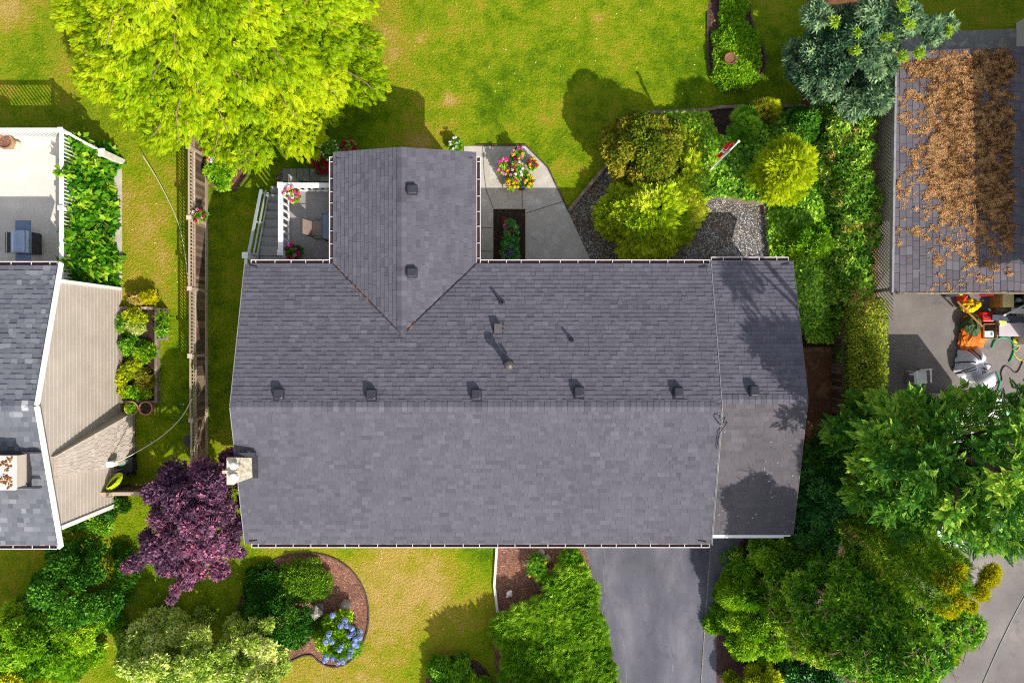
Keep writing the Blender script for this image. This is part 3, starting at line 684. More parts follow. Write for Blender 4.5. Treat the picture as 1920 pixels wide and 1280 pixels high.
for a_ in (20, 80, 140): t.bar(p_ + Vector((.06 * math.cos(R(a_)), .14 + .05 * math.sin(R(a_)), .1)), p_ + Vector((.08 * math.cos(R(a_)), .2, .28)), .03, .05)
t.build('flue_strap', M['steel'], flue, HO)
# service mast with loose wires on the seam of the two roofs
p_ = P(1352, 795, 4.2)
t = MB(); t.tube([(p_.x, p_.y, 3.7), (p_.x, p_.y, 4.25), (p_.x + .06, p_.y + .06, 4.3)], .022, 8); ms = t.build('service_mast', M['steel'], house, HO)
t = MB(); t.tube([(p_.x + .04, p_.y + .05, 4.28), (p_.x + .2, p_.y + .06, 4.12), (p_.x + .16, p_.y - .1, 4.0), (p_.x + .02, p_.y - .3, 3.95), (p_.x - .02, p_.y - .8, 3.8)], .011, 6)
t.tube([(p_.x + .04, p_.y + .05, 4.26), (p_.x + .12, p_.y + .22, 4.2), (p_.x + .05, p_.y + .1, 4.05)], .01, 6); t.build('mast_wire', M['black'], ms, HO)

# chimney on the left gable
c0 = P(450, 880, 3.8)
cx0, cx1, cy0, cy1 = P(424, 880, 4.3).x, P(478, 880, 3.75).x, P(450, 907, 4.25).y, P(450, 858, 4.2).y
t = MB()
lo = [(cx0 + .12, cy0 + .06, 0), (cx1 + .02, cy0 + .06, 0), (cx1 + .02, cy1 - .02, 0), (cx0 + .12, cy1 - .02, 0)]
t.prism([(cx0 + .12, cy0 + .03), (cx1 - .42, cy0 + .03), (cx1 - .42, cy1 - .03), (cx0 + .12, cy1 - .03)], 0, 4.18)
chim = t.build('chimney', M['wall'], house, HO)
t = MB()   # sloping shingled back that falls from the cap to the roof
t.add([(cx1 - .45, cy0, 4.22), (cx1 + .0, cy0 + .14, 3.80), (cx1 - .02, cy1 - .06, 3.80), (cx1 - .45, cy1, 4.22), (cx1 - .45, cy0, 3.3), (cx1, cy0 + .14, 3.3), (cx1 - .02, cy1 - .06, 3.3), (cx1 - .45, cy1, 3.3)],
      [(0, 1, 2, 3), (0, 4, 5, 1), (1, 5, 6, 2), (2, 6, 7, 3), (4, 0, 3, 7)])
t.build('chimney_saddle', pmat('lichen_shakes', S(196, 188, 170), S(136, 124, 104), 9, .9, .4, 40), chim, HO)
t = MB(); t.prism([(cx0, cy0 - .02), (cx1 - .44, cy0 - .02), (cx1 - .44, cy1 + .02), (cx0, cy1 + .02)], 4.18, 4.28)
t.box((cx0 + .2, (cy0 + cy1) / 2, 4.31), (.62, .07, .07)); t.box((cx0 - .06, (cy0 + cy1) / 2 - .02, 4.24), (.16, .09, .08))
t.build('chimney_cap', pmat('stained_mortar', S(150, 120, 84), S(206, 192, 166), 9, .9, .6, 30, c3=S(236, 228, 214)), chim, HO, bevel=.012)
for k, yy in enumerate((.27, .73)):
    q = Vector((cx0 + .27, cy0 + (cy1 - cy0) * yy, 4.28)); t = MB(); rr = .125 - .025 * k
    t.lathe([(rr, 0), (rr * .95, .12), (rr * 1.12, .13), (rr * 1.05, .19), (rr * .5, .215), (.01, .22)], q, 18); t.build('chimney_pot', M['white'], chim, HO, smooth=False)
t = MB(); t.bar((cx1 + .05, cy0 + .1, 3.83), (cx1 + .04, cy1 + .02, 3.86), .16, .05); t.bar((cx0 + .1, cy1 + .06, 3.98), (cx1 + .06, cy1 + .05, 3.86), .12, .06)
t.build('chimney_flashing', M['dark'], chim, HO)
# ------------------------------------------------------------------ neighbour house on the left
NO = Vector((-16.0, -1.9, 0))
nb = thing('neighbour_house', 'house at the left edge with two tone grey shingles and beige siding wall', 'house', NO)
NX, NYN, NYS, NYR, NZE, NZR, NXL = -13.95, 2.33, -6.27, -1.88, 3.9, 5.0, -24.0
NW = -14.24                                                   # east wall plane
M['siding'] = pmat('beige_siding', S(186, 174, 163), S(174, 162, 151), 1.2, .65)
nwm = MB()
nwm.box(((NW + NXL) / 2, (NYN + NYS) / 2, 1.88), (NW - NXL, NYN - NYS - .9, 3.76))
nwm.add([(NW, NYN - .45, 3.76), (NW, NYR, NZR - .14), (NW, NYS + .45, 3.76)], [(2, 1, 0)])
z_ = .14
while z_ < NZR - .3:                                           # horizontal lap siding
    cut = max(0.0, (z_ - 3.76) / (NZR - .14 - 3.76)); y0_ = (NYS + .46) * (1 - cut) + NYR * cut; y1_ = (NYN - .46) * (1 - cut) + NYR * cut
    nwm.bar((NW + .004, y0_, z_), (NW + .004, y1_, z_), .018, .03); z_ += .19
nwm.build('wall', M['siding'], nb, NO)
rf = MB()
slab(rf, [(NXL, NYS, NZE), (NX, NYS, NZE), (NX, NYR, NZR), (NXL, NYR, NZR)], .13)
slab(rf, [(NXL, NYR, NZR), (NX, NYR, NZR), (NX, NYN, NZE), (NXL, NYN, NZE)], .13)
nroof = rf.build('roof', M['underlay'], nb, NO)
t = MB(); a_ = Vector((0, NYR - NYS, NZR - NZE)); la = a_.length; a_.normalize(); b_ = Vector((0, NYR - NYN, NZR - NZE)); lb_ = b_.length; b_.normalize(); q_ = 5.0
shingles(t, Vector((NX - q_, NYS, NZE)), Vector((1, 0, 0)), a_, [[(0, 0), (q_, 0), (q_, la), (0, la)]], seed=41, e=.155, wmin=.12, wmax=.34, lam=.012)
shingles(t, Vector((NX, NYN, NZE)), Vector((-1, 0, 0)), b_, [[(0, 0), (q_, 0), (q_, lb_), (0, lb_)]], seed=42, e=.155, wmin=.12, wmax=.34, lam=.012)
t.build('shingles', M['shingle_nb'], nroof, NO)
t = MB(); ridge_caps(t, (NX - q_, NYR, NZR), (NX, NYR, NZR), .15, .25, .25, 9); t.build('ridge_cap', M['shingle_nb'], nroof, NO)
t = MB(); t.bar((NX + .02, NYS - .1, NZE - .03), (NX + .02, NYR, NZR - .03), .035, .2); t.bar((NX + .02, NYR, NZR - .03), (NX + .02, NYN + .1, NZE - .03), .035, .2)
t.build('rake_trim', M['white'], nroof, NO)
gutter(nb, NO, (NX - 4, NYS - .01, NZE - .01), (NX - .1, NYS - .01, NZE - .01), (0, -1, 0), 7, 11)
gutter(nb, NO, (NX - 4, NYN + .01, NZE - .01), (NX - .1, NYN + .01, NZE - .01), (0, 1, 0), 7, 12)
# corner boards, skirting at wall foot
t = MB(); t.bar((NW + .02, NYS + .40, .05), (NW + .02, NYS + .40, 3.7), .05, .14, up=(0, 1, 0)); t.bar((NW + .02, NYN - .42, .05), (NW + .02, NYN - .42, 3.7), .05, .10, up=(0, 1, 0))
t.build('corner_board', M['white'], nb, NO)
# chimney: wide shingled foot that tapers to a stack through the roof
M['shake'] = tintmat('beige_shakes', [(0, S(162, 149, 138)), (.5, S(182, 169, 157)), (1, S(198, 186, 174))], .85, .1, 40, .3, .06)
A = lambda px_, py_, z: P(px_, py_, z)
f0, f1 = Vector((-13.80, -2.55, 0)), Vector((-13.80, -4.40, 0))
g0, g1 = Vector((-14.15, -3.55, 3.9)), Vector((-14.15, -4.25, 3.9))
t = MB()
bk = Vector((-.5, 0, 0))
t.add([f0, f1, g1, g0, f0 + bk, f1 + bk, g1 + bk, g0 + bk], [(0, 3, 2, 1), (0, 4, 7, 3), (1, 2, 6, 5), (3, 7, 6, 2)])
nch = t.build('chimney', M['siding'], nb, NO)
t = MB(); rs = random.Random(5); rows = 24
for k in range(rows):
    u0, u1 = k / rows, (k + 1) / rows; a0, a1 = f0.lerp(g0, u0), f1.lerp(g1, u0); b0, b1 = f0.lerp(g0, u1), f1.lerp(g1, u1)
    s = 0.0
    while s < 1:
        e = min(1, s + rs.uniform(.08, .17)); o = Vector((.03 + rs.uniform(0, .012), 0, .01))
        v0, v1, v2, v3 = a0.lerp(a1, s + .004), a0.lerp(a1, e - .004), b0.lerp(b1, e - .004), b0.lerp(b1, s + .004)
        t.add([v0 + o, v1 + o, v2 + o * .3, v3 + o * .3, v0, v1], [(0, 3, 2, 1), (0, 1, 5, 4)], min(1, max(0, rs.gauss(.5, .15)))); s = e
t.build('shakes', M['shake'], nch, NO)
t = MB(); c0_ = A(28, 884, 5.15); t.box((c0_.x - .7, (A(0, 857, 5.1).y + A(0, 912, 5.1).y) / 2, 4.3), (1.4, .92, 1.7)); stk = t.build('chimney_stack', M['shake'], nb, NO)
yc_ = (A(0, 857, 5.1).y + A(0, 912, 5.1).y) / 2
t = MB(); t.box((c0_.x - .68, yc_, 5.19), (1.5, 1.0, .09)); t.build('chimney_cap', M['offwhite'], stk, NO, bevel=.015)
t = MB(); rs = random.Random(6)
for k in range(420):
    x, y = c0_.x - rs.uniform(.02, 1.3), yc_ + rs.uniform(-.46, .46)
    if vnoise(np.array([x * 6]), np.array([y * 6]), 3)[0] > .4: t.ball((x, y, 5.235), (rs.uniform(.02, .05), rs.uniform(.02, .05), .022), 6, 4, .3, rs, rs.random())
mo = t.build('moss', tintmat('rusty_moss', [(0, S(78, 46, 26)), (.6, S(128, 82, 46)), (1, S(170, 120, 70))], .95, .2), stk, NO); mo['kind'] = 'stuff'
t = MB(); t.box((c0_.x - .2, yc_ + .52, 4.75), (1.3, .05, .12)); t.box((c0_.x + .05, yc_, 4.62), (.05, 1.1, .14)); t.box((c0_.x - .2, yc_ - .52, 4.72), (1.3, .05, .12)); t.build('chimney_flashing', M['dark'], stk, NO)
# electric meter on the chimney foot
mt = P(207, 868, 1.3)
t = MB(); t.box((mt.x, mt.y, 1.35), (.42, .2, .34)); me_ = t.build('meter_box', M['white'], nb, NO, bevel=.03)
t = MB(); t.tube([(mt.x - .1, mt.y, 1.5), (mt.x - .4, mt.y + .05, 1.9), (mt.x - .42, mt.y + .03, 2.1)], .03, 8); t.build('conduit', M['steel'], me_, NO)
t = MB(); t.tube([P(249, 770, .1) + Vector((.05, 0, 0)), P(249, 770, .1) + Vector((.05, -1.6, 0))], .03, 6); t.build('skirting', M['timber'], nb, NO)
# low white topped wing wall beside the siding, where the side fence starts
t = MB(); a_, b_ = P(108, 952, 2.6), P(200, 924, .9)
t.bar(a_, b_, .12, .06); t.bar(a_ - Vector((0, .02, .3)), b_ - Vector((0, .02, .2)), .06, .4); t.build('belly_band', M['white'], nb, NO)

# deck of the neighbour, with railing, stair and grill
DX0, DX1, DY0, DY1, DZ = -22.0, -14.8, 1.9, 7.05, 1.45
do = Vector((-16, 5, 0))
dk = thing('neighbour_deck', 'sunlit white vinyl deck with a white railing at the left edge', 'deck', do)
t = MB(); t.box(((DX0 + DX1) / 2, (DY0 + DY1) / 2, DZ - .05), (DX1 - DX0, DY1 - DY0, .1)); t.build('deck_floor', pmat('vinyl_deck', S(224, 215, 204), S(210, 200, 190), .8, .6, c3=S(230, 222, 212)), dk, do)
t = MB(); t.box((DX1 - .03, (DY0 + DY1) / 2, DZ - .2), (.05, DY1 - DY0 - .02, .22)); t.box(((DX0 + DX1) / 2, DY1 - .03, DZ - .2), (DX1 - DX0 - .2, .05, .22)); t.build('rim_board', M['white'], dk, do)
def post(par, o, x, y, z0, z1, s=.1, cap=True, m=None, name='post'):
    t = MB(); t.box((x, y, (z0 + z1) / 2), (s, s, z1 - z0))
    if cap: t.box((x, y, z1 + .015), (s + .05, s + .05, .03)); t.add([(x - s / 2, y - s / 2, z1 + .03), (x + s / 2, y - s / 2, z1 + .03), (x + s / 2, y + s / 2, z1 + .03), (x - s / 2, y + s / 2, z1 + .03), (x, y, z1 + .06)], [(0, 1, 4), (1, 2, 4), (2, 3, 4), (3, 0, 4)])
    return t.build(name, m or M['white'], par, o)
def railing(par, o, a, b, z0, z1, wd, step, name='railing', bw=.03):
    """top and bottom rail with evenly spaced balusters"""
    a, b = Vector(a), Vector(b); t = MB()
    t.bar((a.x, a.y, z1), (b.x, b.y, z1), wd, .05); t.bar((a.x, a.y, z0 + .09), (b.x, b.y, z0 + .09), .05, .05)
    r = t.build(name, M['white'], par, o); n = int((b - a).length / step); t = MB()
    for k in range(1, n):
        p = a.lerp(b, k / n); t.box((p.x, p.y, (z0 + z1) / 2 + .03), (bw, bw, z1 - z0 - .10))
    t.build('balusters', M['white'], r, o); return r
railing(dk, do, (DX0, DY1 - .08, 0), (DX1 - .08, DY1 - .08, 0), DZ, 2.4, .14, .125)
railing(dk, do, (DX1 - .08, DY1 - .15, 0), (DX1 - .08, DY0, 0), DZ, 2.4, .13, .125)
for x, y in ((DX1 - .08, DY1 - .08), (DX1 - .08, 4.4), (DX1 - .08, DY0 + .05)): post(dk, do, x, y, .0, 2.45, .11)
t = MB(); t.bar((DX1 - .0, DY1 - .1, 2.35), (DX1 + .65, DY1 - .5, 1.75), .07, .05); t.bar((DX1 - .0, DY1 - .1, 1.6), (DX1 + .65, DY1 - .5, 1.15), .05, .05)
for k in range(5): q = Vector((DX1 + .1 + .11 * k, DY1 - .16 - .07 * k, 0)); t.box((q.x, q.y, 1.85 - .1 * k), (.03, .03, .75))
t.build('stair_railing', M['white'], dk, do)
t = MB(); t.box((DX1 + .60, DY1 - .52, .65), (.15, .2, 1.3)); t.box((DX1 + .60, DY1 - .52, 1.32), (.22, .28, .05)); t.build('gate_post', M['offwhite'], dk, do)
go = P(70, 460, DZ); go.z = DZ
gr = thing('grill', 'stainless barbecue grill with side shelves on the white deck', 'grill', go)
B = lambda x, y, z: go + Vector((x, y, z))
ss = pmat('stainless_lid', S(176, 190, 212), S(150, 166, 192), 3, .3, metal=.6)
t = MB(); t.box(B(.0, .0, .42), (.56, .72, .5)); t.build('cabinet', M['dark'], gr, go, bevel=.02)
t = MB(); n_ = 10; vs = []
for sy in (-.36, .36):
    for k in range(n_ + 1):
        a_ = math.pi * k / n_; vs.append(B(-.31 * math.cos(a_), sy, .72 + .30 * math.sin(a_) ** .7))
t.add(vs, [(k, k + 1, n_ + 2 + k, n_ + 1 + k) for k in range(n_)] + [tuple(range(n_, -1, -1)), tuple(range(n_ + 1, 2 * n_ + 2))])
lid = t.build('lid', ss, gr, go)
t = MB(); t.tube([B(.23, -.33, .96), B(.29, -.33, 1.0), B(.29, .33, 1.0), B(.23, .33, .96)], .018, 8); t.build('handle', M['steel'], lid, go)
t = MB(); t.box(B(-.44, 0, .72), (.12, .68, .08)); pn = t.build('control_panel', M['dark'], gr, go, bevel=.01)
t = MB(); t.tube([B(-.48, -.34, .74), B(-.56, -.34, .74), B(-.56, .34, .74), B(-.48, .34, .74)], .016, 8); t.build('towel_bar', M['steel'], pn, go)
sh = pmat('blue_grey_shelf', S(126, 140, 166), S(110, 124, 150), 3, .35, metal=.5)
for s in (-1, 1):
    t = MB(); t.box(B(.02, s * .56, .72), (.52, .36, .04)); t.build('side_shelf', sh, gr, go, bevel=.015)
po = P(12, 266, DZ + .35); po.z = DZ
pt = thing('flower_pot', 'round brown pot of dry soil at the upper corner of the white deck', 'pot', po)
t = MB(); t.lathe([(.17, 0), (.24, .36), (.27, .38), (.27, .44), (.22, .44), (.21, .38)], po, 18); t.build('pot', pmat('tan_pot', S(176, 140, 106), S(140, 104, 76), 5, .7), pt, po)
t = MB(); t.lathe([(.21, .38), (.01, .40)], po, 14); t.build('soil', M['mulch'], pt, po)
so_ = P(30, 272, DZ + .1); so_.z = DZ
tag((lambda t: (t.ball(so_ + Vector((0, 0, .09)), (.17, .15, .12), 10, 7, .05, rs), t.build('garden_stone', pmat('cream_stone', S(226, 214, 190), S(190, 176, 150), 6, .8), None, so_))[1])(MB()), 'cream stone beside the brown pot on the white deck', 'stone')

# ------------------------------------------------------------------ wooden fence with lattice top
FX = -11.13; fo = Vector((FX, 1, 0))
fe = thing('lattice_fence', 'weathered brown board fence with lattice top between the two lawns', 'fence', fo)
M['planks'] = tintmat('fence_planks', [(0, S(78, 62, 52)), (.5, S(110, 90, 76)), (1, S(146, 124, 106))], .9, .18, 30, .4, .15)
M['rails'] = tintmat('fence_rails', [(0, S(148, 128, 110)), (.5, S(172, 152, 134)), (1, S(196, 178, 160))], .9, .14, 30, .4, .1)
ys = [9.1, 6.7, 4.27, 1.83, -.5, -2.73, -4.9]; tops = [1.40, 1.38, 1.35, 1.30, 1.27, 1.20]
rp = random.Random(12)
for i in range(6):
    ya, yb, tz = ys[i] - .04, ys[i + 1] + .04, tops[i]
    t = MB(); y_ = ya
    while y_ > yb + .05:
        wdt = rp.uniform(.12, .15); y2 = max(yb, y_ - wdt); t.box((FX + rp.uniform(-.006, .006), (y_ + y2) / 2, .06 + (tz - .38) / 2), (.022, y_ - y2 - .008, tz - .46), tint=rp.random()); y_ = y2
    pan = t.build('board_panel', M['planks'], fe, fo)
    t = MB()
    t.bar((FX, ya, tz - .36), (FX, yb, tz - .36), .06, .05, tint=rp.random()); t.bar((FX - .015, ya, tz), (FX - .015, yb, tz), .06, .035, tint=rp.random())
    t.bar((FX + .03, ya, .10), (FX + .03, yb, .10), .045, .16, tint=rp.random()); t.build('fence_rail', M['rails'], fe, fo)
    t = MB(); n = int((ya - yb) / .12)
    for k in range(n): y_ = ya - (k + .5) * (ya - yb) / n; t.box((FX, y_, tz - .18), (.016, .05, .32), tint=rp.random())
    t.bar((FX + .012, ya, tz - .18), (FX + .012, yb, tz - .18), .012, .035, tint=.6)
    t.build('lattice', M['rails'], fe, fo)
for i, y_ in enumerate(ys):
    t = MB(); z = (tops[min(i, 5)] + .05); t.box((FX - .01, y_, z / 2), (.11, .10, z), tint=.6); t.box((FX - .01, y_, z + .014), (.16, .15, .028), tint=.9); t.build('fence_post', M['rails'], fe, fo)
fo2 = P(235, 926, 0)
f2 = thing('side_fence', 'short low brown board fence between the siding wall and the purple tree', 'fence', fo2)
t = MB(); a_, b_ = P(176, 926, 1.3), P(268, 925, 1.3)
t.bar(a_, b_, .12, .04, tint=.6); t.bar(a_ - Vector((0, 0, .5)), b_ - Vector((0, 0, .5)), .05, .09, tint=.3); t.build('fence_rail', M['rails'], f2, fo2)
t = MB(); k = a_.x
while k < b_.x: t.box((k, a_.y + .05, .62), (.13, .02, 1.2), tint=rp.random()); k += .145
t.build('board_panel', M['planks'], f2, fo2)
for q in (a_.lerp(b_, .32), b_): post(f2, fo2, q.x, q.y - .03, 0, 1.34, .12, True, M['timber'], 'fence_post')

# ------------------------------------------------------------------ back deck of the grey house
KX0, KX1, KY0, KY1, KZ = -7.78, -5.3, 1.95, 5.25, 1.3
ko = Vector((-6.8, 4, 0))
kd = thing('back_deck', 'small grey deck with white railing and stairs tucked beside the back gable', 'deck', ko)
gd = pmat('grey_deck_paint', S(150, 146, 146), S(140, 136, 137), 1.5, .6)
t = MB(); t.box(((KX0 + KX1) / 2, (KY0 + KY1) / 2, KZ - .05), (KX1 - KX0, KY1 - KY0, .1)); t.build('deck_floor', gd, kd, ko)
t = MB(); t.box((KX0 + .02, (KY0 + 3.0 + KY1) / 2 - .4, KZ - .65), (.04, KY1 - KY0 - 1.1, 1.1)); t.box(((KX0 + KX1) / 2, KY1 - .03, KZ - .65), (KX1 - KX0 - .1, .04, 1.1)); t.build('skirt', M['wall'], kd, ko)
railing(kd, ko, (KX0 + .08, KY1 - .06, 0), (KX1 - .1, KY1 - .06, 0), KZ, 2.22, .16, .22, bw=.05)
railing(kd, ko, (KX0 + .08, KY1 - .12, 0), (KX0 + .08, 2.98, 0), KZ, 2.22, .16, .22, bw=.06)
for x, y in ((KX0 + .08, KY1 - .06), (KX0 + .08, 2.95)): post(kd, ko, x, y, 0, 2.26, .14)
t = MB(); sx0, sx1 = -8.72, KX0 - .02; tr = .33; n = 8
for k in range(n):
    z = KZ - (k + 1) * KZ / (n + .5) + .08; y = 3.18 - .05 - k * tr * .93
for k in range(n):
    z = KZ - .15 * (k); y1 = 2.95 + tr * k; t.box(((sx0 + sx1) / 2, y1 + tr / 2, z - .02), (sx1 - sx0, tr + .03, .04)); t.box(((sx0 + sx1) / 2, y1 + .012, z - .09), (sx1 - sx0, .024, .12))
t.box(((sx0 + sx1) / 2, 2.45, KZ - .03), (sx1 - sx0, 1.02, .06))
t.build('stairs', gd, kd, ko)
t = MB(); ha, hb = Vector((-8.78, 2.9, 2.2)), Vector((-8.78, 5.3, 1.05))
t.bar(ha, hb, .09, .05); t.bar(ha - Vector((-.02, 0, .72)), hb - Vector((-.02, 0, .72)), .05, .05); t.bar(ha + Vector((.12, .05, -.14)), hb + Vector((.12, 0, -.14)), .05, .04)
hr = t.build('handrail', pmat('grey_handrail', S(186, 192, 196), S(170, 176, 182), 3, .5), kd, ko)
t = MB()
for k in (.02, .5, .97): q = ha.lerp(hb, k); t.bar(q + Vector((0, 0, -.14)), q + Vector((.22, -.02, -.16)), .03, .03); t.box((q.x, q.y, q.z / 2), (.06, .06, q.z - .03))
t.build('rail_bracket', pmat('grey_handrail_post', S(176, 182, 188), None, rough=.5), hr, ko)
for y in (2.86, 1.55): post(kd, ko, -8.86, y, 0, 2.28, .15)
t = MB(); t.bar((-8.86, 2.86, 2.2), (-8.86, 1.55, 2.2), .09, .06); t.bar((-8.86, 2.86, 1.35), (-8.86, 1.55, 1.35), .05, .05); t.build('railing', M['white'], kd, ko)

# patio furniture
tco = Vector((-5.86, 3.86, KZ))
tb = thing('glass_table', 'blue grey glass topped patio table on the small back deck', 'table', tco)
t = MB(); t.prism([(tco.x + x, tco.y + y) for x, y in ((-.5, -.36), (-.44, -.42), (.44, -.42), (.5, -.36), (.5, .36), (.44, .42), (-.44, .42), (-.5, .36))], KZ + .71, KZ + .725); t.build('glass_top', pmat('smoked_glass', S(112, 128, 150), S(96, 112, 134), 2, .08, spec=.8), tb, tco)
t = MB(); fr = [(tco.x - .5, tco.y - .42), (tco.x + .5, tco.y - .42), (tco.x + .5, tco.y + .42), (tco.x - .5, tco.y + .42)]
for i in range(4): t.bar((*fr[i], KZ + .695), (*fr[(i + 1) % 4], KZ + .695), .035, .03)
t.build('frame', M['dark'], tb, tco)
for x, y in fr: t = MB(); t.tube([(x * .96 + tco.x * .04, y * .96 + tco.y * .04, KZ), (x, y, KZ + .68)], .02, 8); t.build('leg', M['dark'], tb, tco)
t = MB(); t.lathe([(.025, .70), (.03, .735), (.012, .735)], tco + Vector((-.05, -.02, 0)), 10); t.build('umbrella_hole_ring', M['black'], tb, tco)
def patio_chair(loc, rz, label, colr):
    c = thing('patio_chair', label, 'chair', loc, 'patio chairs around the glass table'); c.rotation_euler = (0, 0, rz)
    z0 = Vector((0, 0, 0))
    t = MB(); t.box((0, 0, .42), (.50, .50, .02)); t.build('seat', colr, c, z0, bevel=.008)
    t = MB(); t.bar((-.26, 0, .44), (-.40, 0, .98), .50, .018, up=(1, 0, 0)); t.build('backrest', colr, c, z0, bevel=.006)
    t = MB()
    for s in (-1, 1):
        t.tube([(.24, s * .28, .02), (.25, s * .28, .62), (-.30, s * .28, .64), (-.32, s * .28, .70)], .016, 8); t.tube([(-.24, s * .28, .02), (-.25, s * .27, .42), (-.42, s * .27, 1.0)], .016, 8)
        t.tube([(-.24, s * .28, .02), (.24, s * .28, .02)], .014, 6)
    t.tube([(-.42, -.27, 1.0), (-.42, .27, 1.0)], .016, 8); t.tube([(.25, -.28, .41), (.25, .28, .41)], .014, 6)
    t.build('chair_frame', M['dark'], c, z0); return c
tanf = pmat('tan_sling', S(150, 132, 122), S(136, 118, 108), 12, .75)
drk = pmat('dark_sling', S(92, 86, 84), S(78, 72, 72), 12, .75)
patio_chair(Vector((-6.55, 3.83, KZ)), 0, 'tan sling patio chair at the left end of the glass table', tanf)
patio_chair(Vector((-5.72, 4.75, KZ)), -math.pi / 2, 'dark sling patio chair above the glass table, half under the gutter', drk)
patio_chair(Vector((-5.72, 2.98, KZ)), math.pi / 2, 'dark sling patio chair below the glass table, mostly hidden by the eaves', drk)

# ------------------------------------------------------------------ overhead and trailing cables
def cable(name, pts, r, m, label, cat):
    pts = [Vector(p) for p in pts]; out = []
    for i in range(len(pts) - 1):
        p0, p1, p2, p3 = pts[max(0, i - 1)], pts[i], pts[i + 1], pts[min(len(pts) - 1, i + 2)]
        for k in range(8):
            t = k / 8; out.append(.5 * (2 * p1 + (p2 - p0) * t + (2 * p0 - 5 * p1 + 4 * p2 - p3) * t * t + (3 * p1 - p0 - 3 * p2 + p3) * t ** 3))
    out.append(pts[-1]); t = MB(); t.tube(out, r, 8); return tag(t.build(name, m, None, pts[0], smooth=True), label, cat)
wc = pmat('pale_cable', S(206, 208, 180), S(190, 190, 165), 4, .6)
cable('cable', [P(266, 290, .35), P(300, 345, .22), P(331, 410, .2), P(346, 470, .25), P(353, 530, .3), P(360, 548, .4)], .014, wc, 'thin pale cable drooping across the left lawn to the fence', 'cable')
cable('cable', [P(360, 748, 1.4), P(338, 785, 1.2), P(300, 820, 1.1), P(255, 848, 1.2), P(214, 868, 1.45)], .016, wc, 'pale cable curving from the fence to the white meter box', 'cable')

# ------------------------------------------------------------------ carport with the mossy roof on the right
RX0, RX1, RY0, RY1, RZ0, RZ1 = 12.50, 17.7, 1.60, 9.48, 2.55, 3.15
ro = Vector((15.5, 5.5, 0))
gar = thing('mossy_carport', 'carport at the right edge with brown moss over its dark shingle roof', 'carport', ro)
kx = (RZ1 - RZ0) / (RX1 - RX0)
t = MB(); slab(t, [(RX0, RY0, RZ0), (RX1, RY0, RZ1), (RX1, RY1, RZ1), (RX0 + .12, RY1, RZ0)], .14); groof2 = t.build('roof', M['underlay'], gar, ro)
t = MB(); a_ = Vector((RX1 - RX0, 0, RZ1 - RZ0)); la = a_.length; a_.normalize()
M['shingle_old'] = tintmat('old_dark_shingles', [(0, S(76, 72, 80)), (.5, S(98, 93, 100)), (1, S(118, 112, 118))], .92, .15, 50, .3, .16)
shingles(t, Vector((RX0, RY1, RZ0)), Vector((0, -1, 0)), a_, [[(0, .12), (RY1 - RY0, 0), (RY1 - RY0, la), (0, la)]], seed=51, lam=.0, lift=.012, gap=.012, e=.205, style='tab')
t.build('shingles', M['shingle_old'], groof2, ro)
def moss():
    nx, ny = 420, 640
    X, Y = np.meshgrid(np.linspace(RX0 + .1, 17.4, nx), np.linspace(RY0 + .02, RY1 - .05, ny))
    u = (X - RX0) * 1.0; PX = 960 + X * F / (H - 3.0); PY = 640 - Y * F / (H - 3.0)
    big = fbm(X * .9, Y * .9, 3, 3); mid = fbm(X * 6 + 9, Y * 6, 4, 7); fine = fbm(X * 20, Y * 20, 3, 11)
    left = np.clip((PX - (1700 + 10 * np.sin(Y * 2))) / 70, 0, 1); down = np.clip((PY - 380) / 130, 0, 1) * np.clip((1905 - PX) / 60 + .5, .5, 1)
    cover = .42 * left - .62 * down + (big - .5) * .9 + (mid - .5) * 1.5 - .16 - .2 * np.clip((PX - 1895) / 15, 0, 1) * 4
    cover = np.where(PY < 105, cover - .25, cover)
    hgt = np.clip(cover * .09, 0, .035) * (.2 + 1.8 * fine) ; on = (cover > .06) & (fine > .44 - .5 * np.clip(cover, 0, .5))
    Zr = RZ0 + (X - RX0) * kx + .02 + np.where(on, hgt + .006, -.03)
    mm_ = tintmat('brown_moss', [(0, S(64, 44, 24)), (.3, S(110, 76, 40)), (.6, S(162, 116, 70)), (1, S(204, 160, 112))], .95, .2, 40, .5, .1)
    rg = np.random.default_rng(4); cv = np.clip(cover.ravel() + .06 + (fine.ravel() - .5) * .32 + .03, 0, .36) ** 1.35; idx = rg.choice(nx * ny, 190000, p=cv / cv.sum()); N = len(idx)
    pos = np.stack([X.ravel()[idx] + rg.normal(0, .03, N), Y.ravel()[idx] + rg.normal(0, .012, N), RZ0 + (X.ravel()[idx] - RX0) * kx + .02 + rg.random(N) * (.012 + .16 * np.clip(cover.ravel()[idx], 0, .4) * fine.ravel()[idx])], 1); a = rg.random(N) * 6.283
    ax = np.stack([np.cos(a), np.sin(a), rg.normal(.1, .25, N)], 1); nr = np.stack([rg.normal(-.1, .45, N), rg.normal(0, .45, N), np.ones(N)], 1)
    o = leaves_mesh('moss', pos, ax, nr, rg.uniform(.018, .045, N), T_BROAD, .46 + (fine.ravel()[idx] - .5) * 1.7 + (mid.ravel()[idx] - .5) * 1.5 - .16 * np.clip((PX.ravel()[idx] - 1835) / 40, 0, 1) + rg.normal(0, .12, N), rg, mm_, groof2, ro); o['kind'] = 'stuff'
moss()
t = MB(); t.bar((RX0 - .03, RY0, RZ0 - .03), (RX0 + .09, RY1, RZ0 - .03), .07, .16); t.build('fascia', pmat('grey_fascia', S(150, 146, 148), S(124, 120, 122), 5, .7), gar, ro)
t = MB(); t.box(((RX0 + 17) / 2 + .05, RY0 - .03, RZ0 - .02 + .02), (18 - RX0, .05, .2), M=Matrix.Rotation(-math.atan(kx), 3, 'Y'))
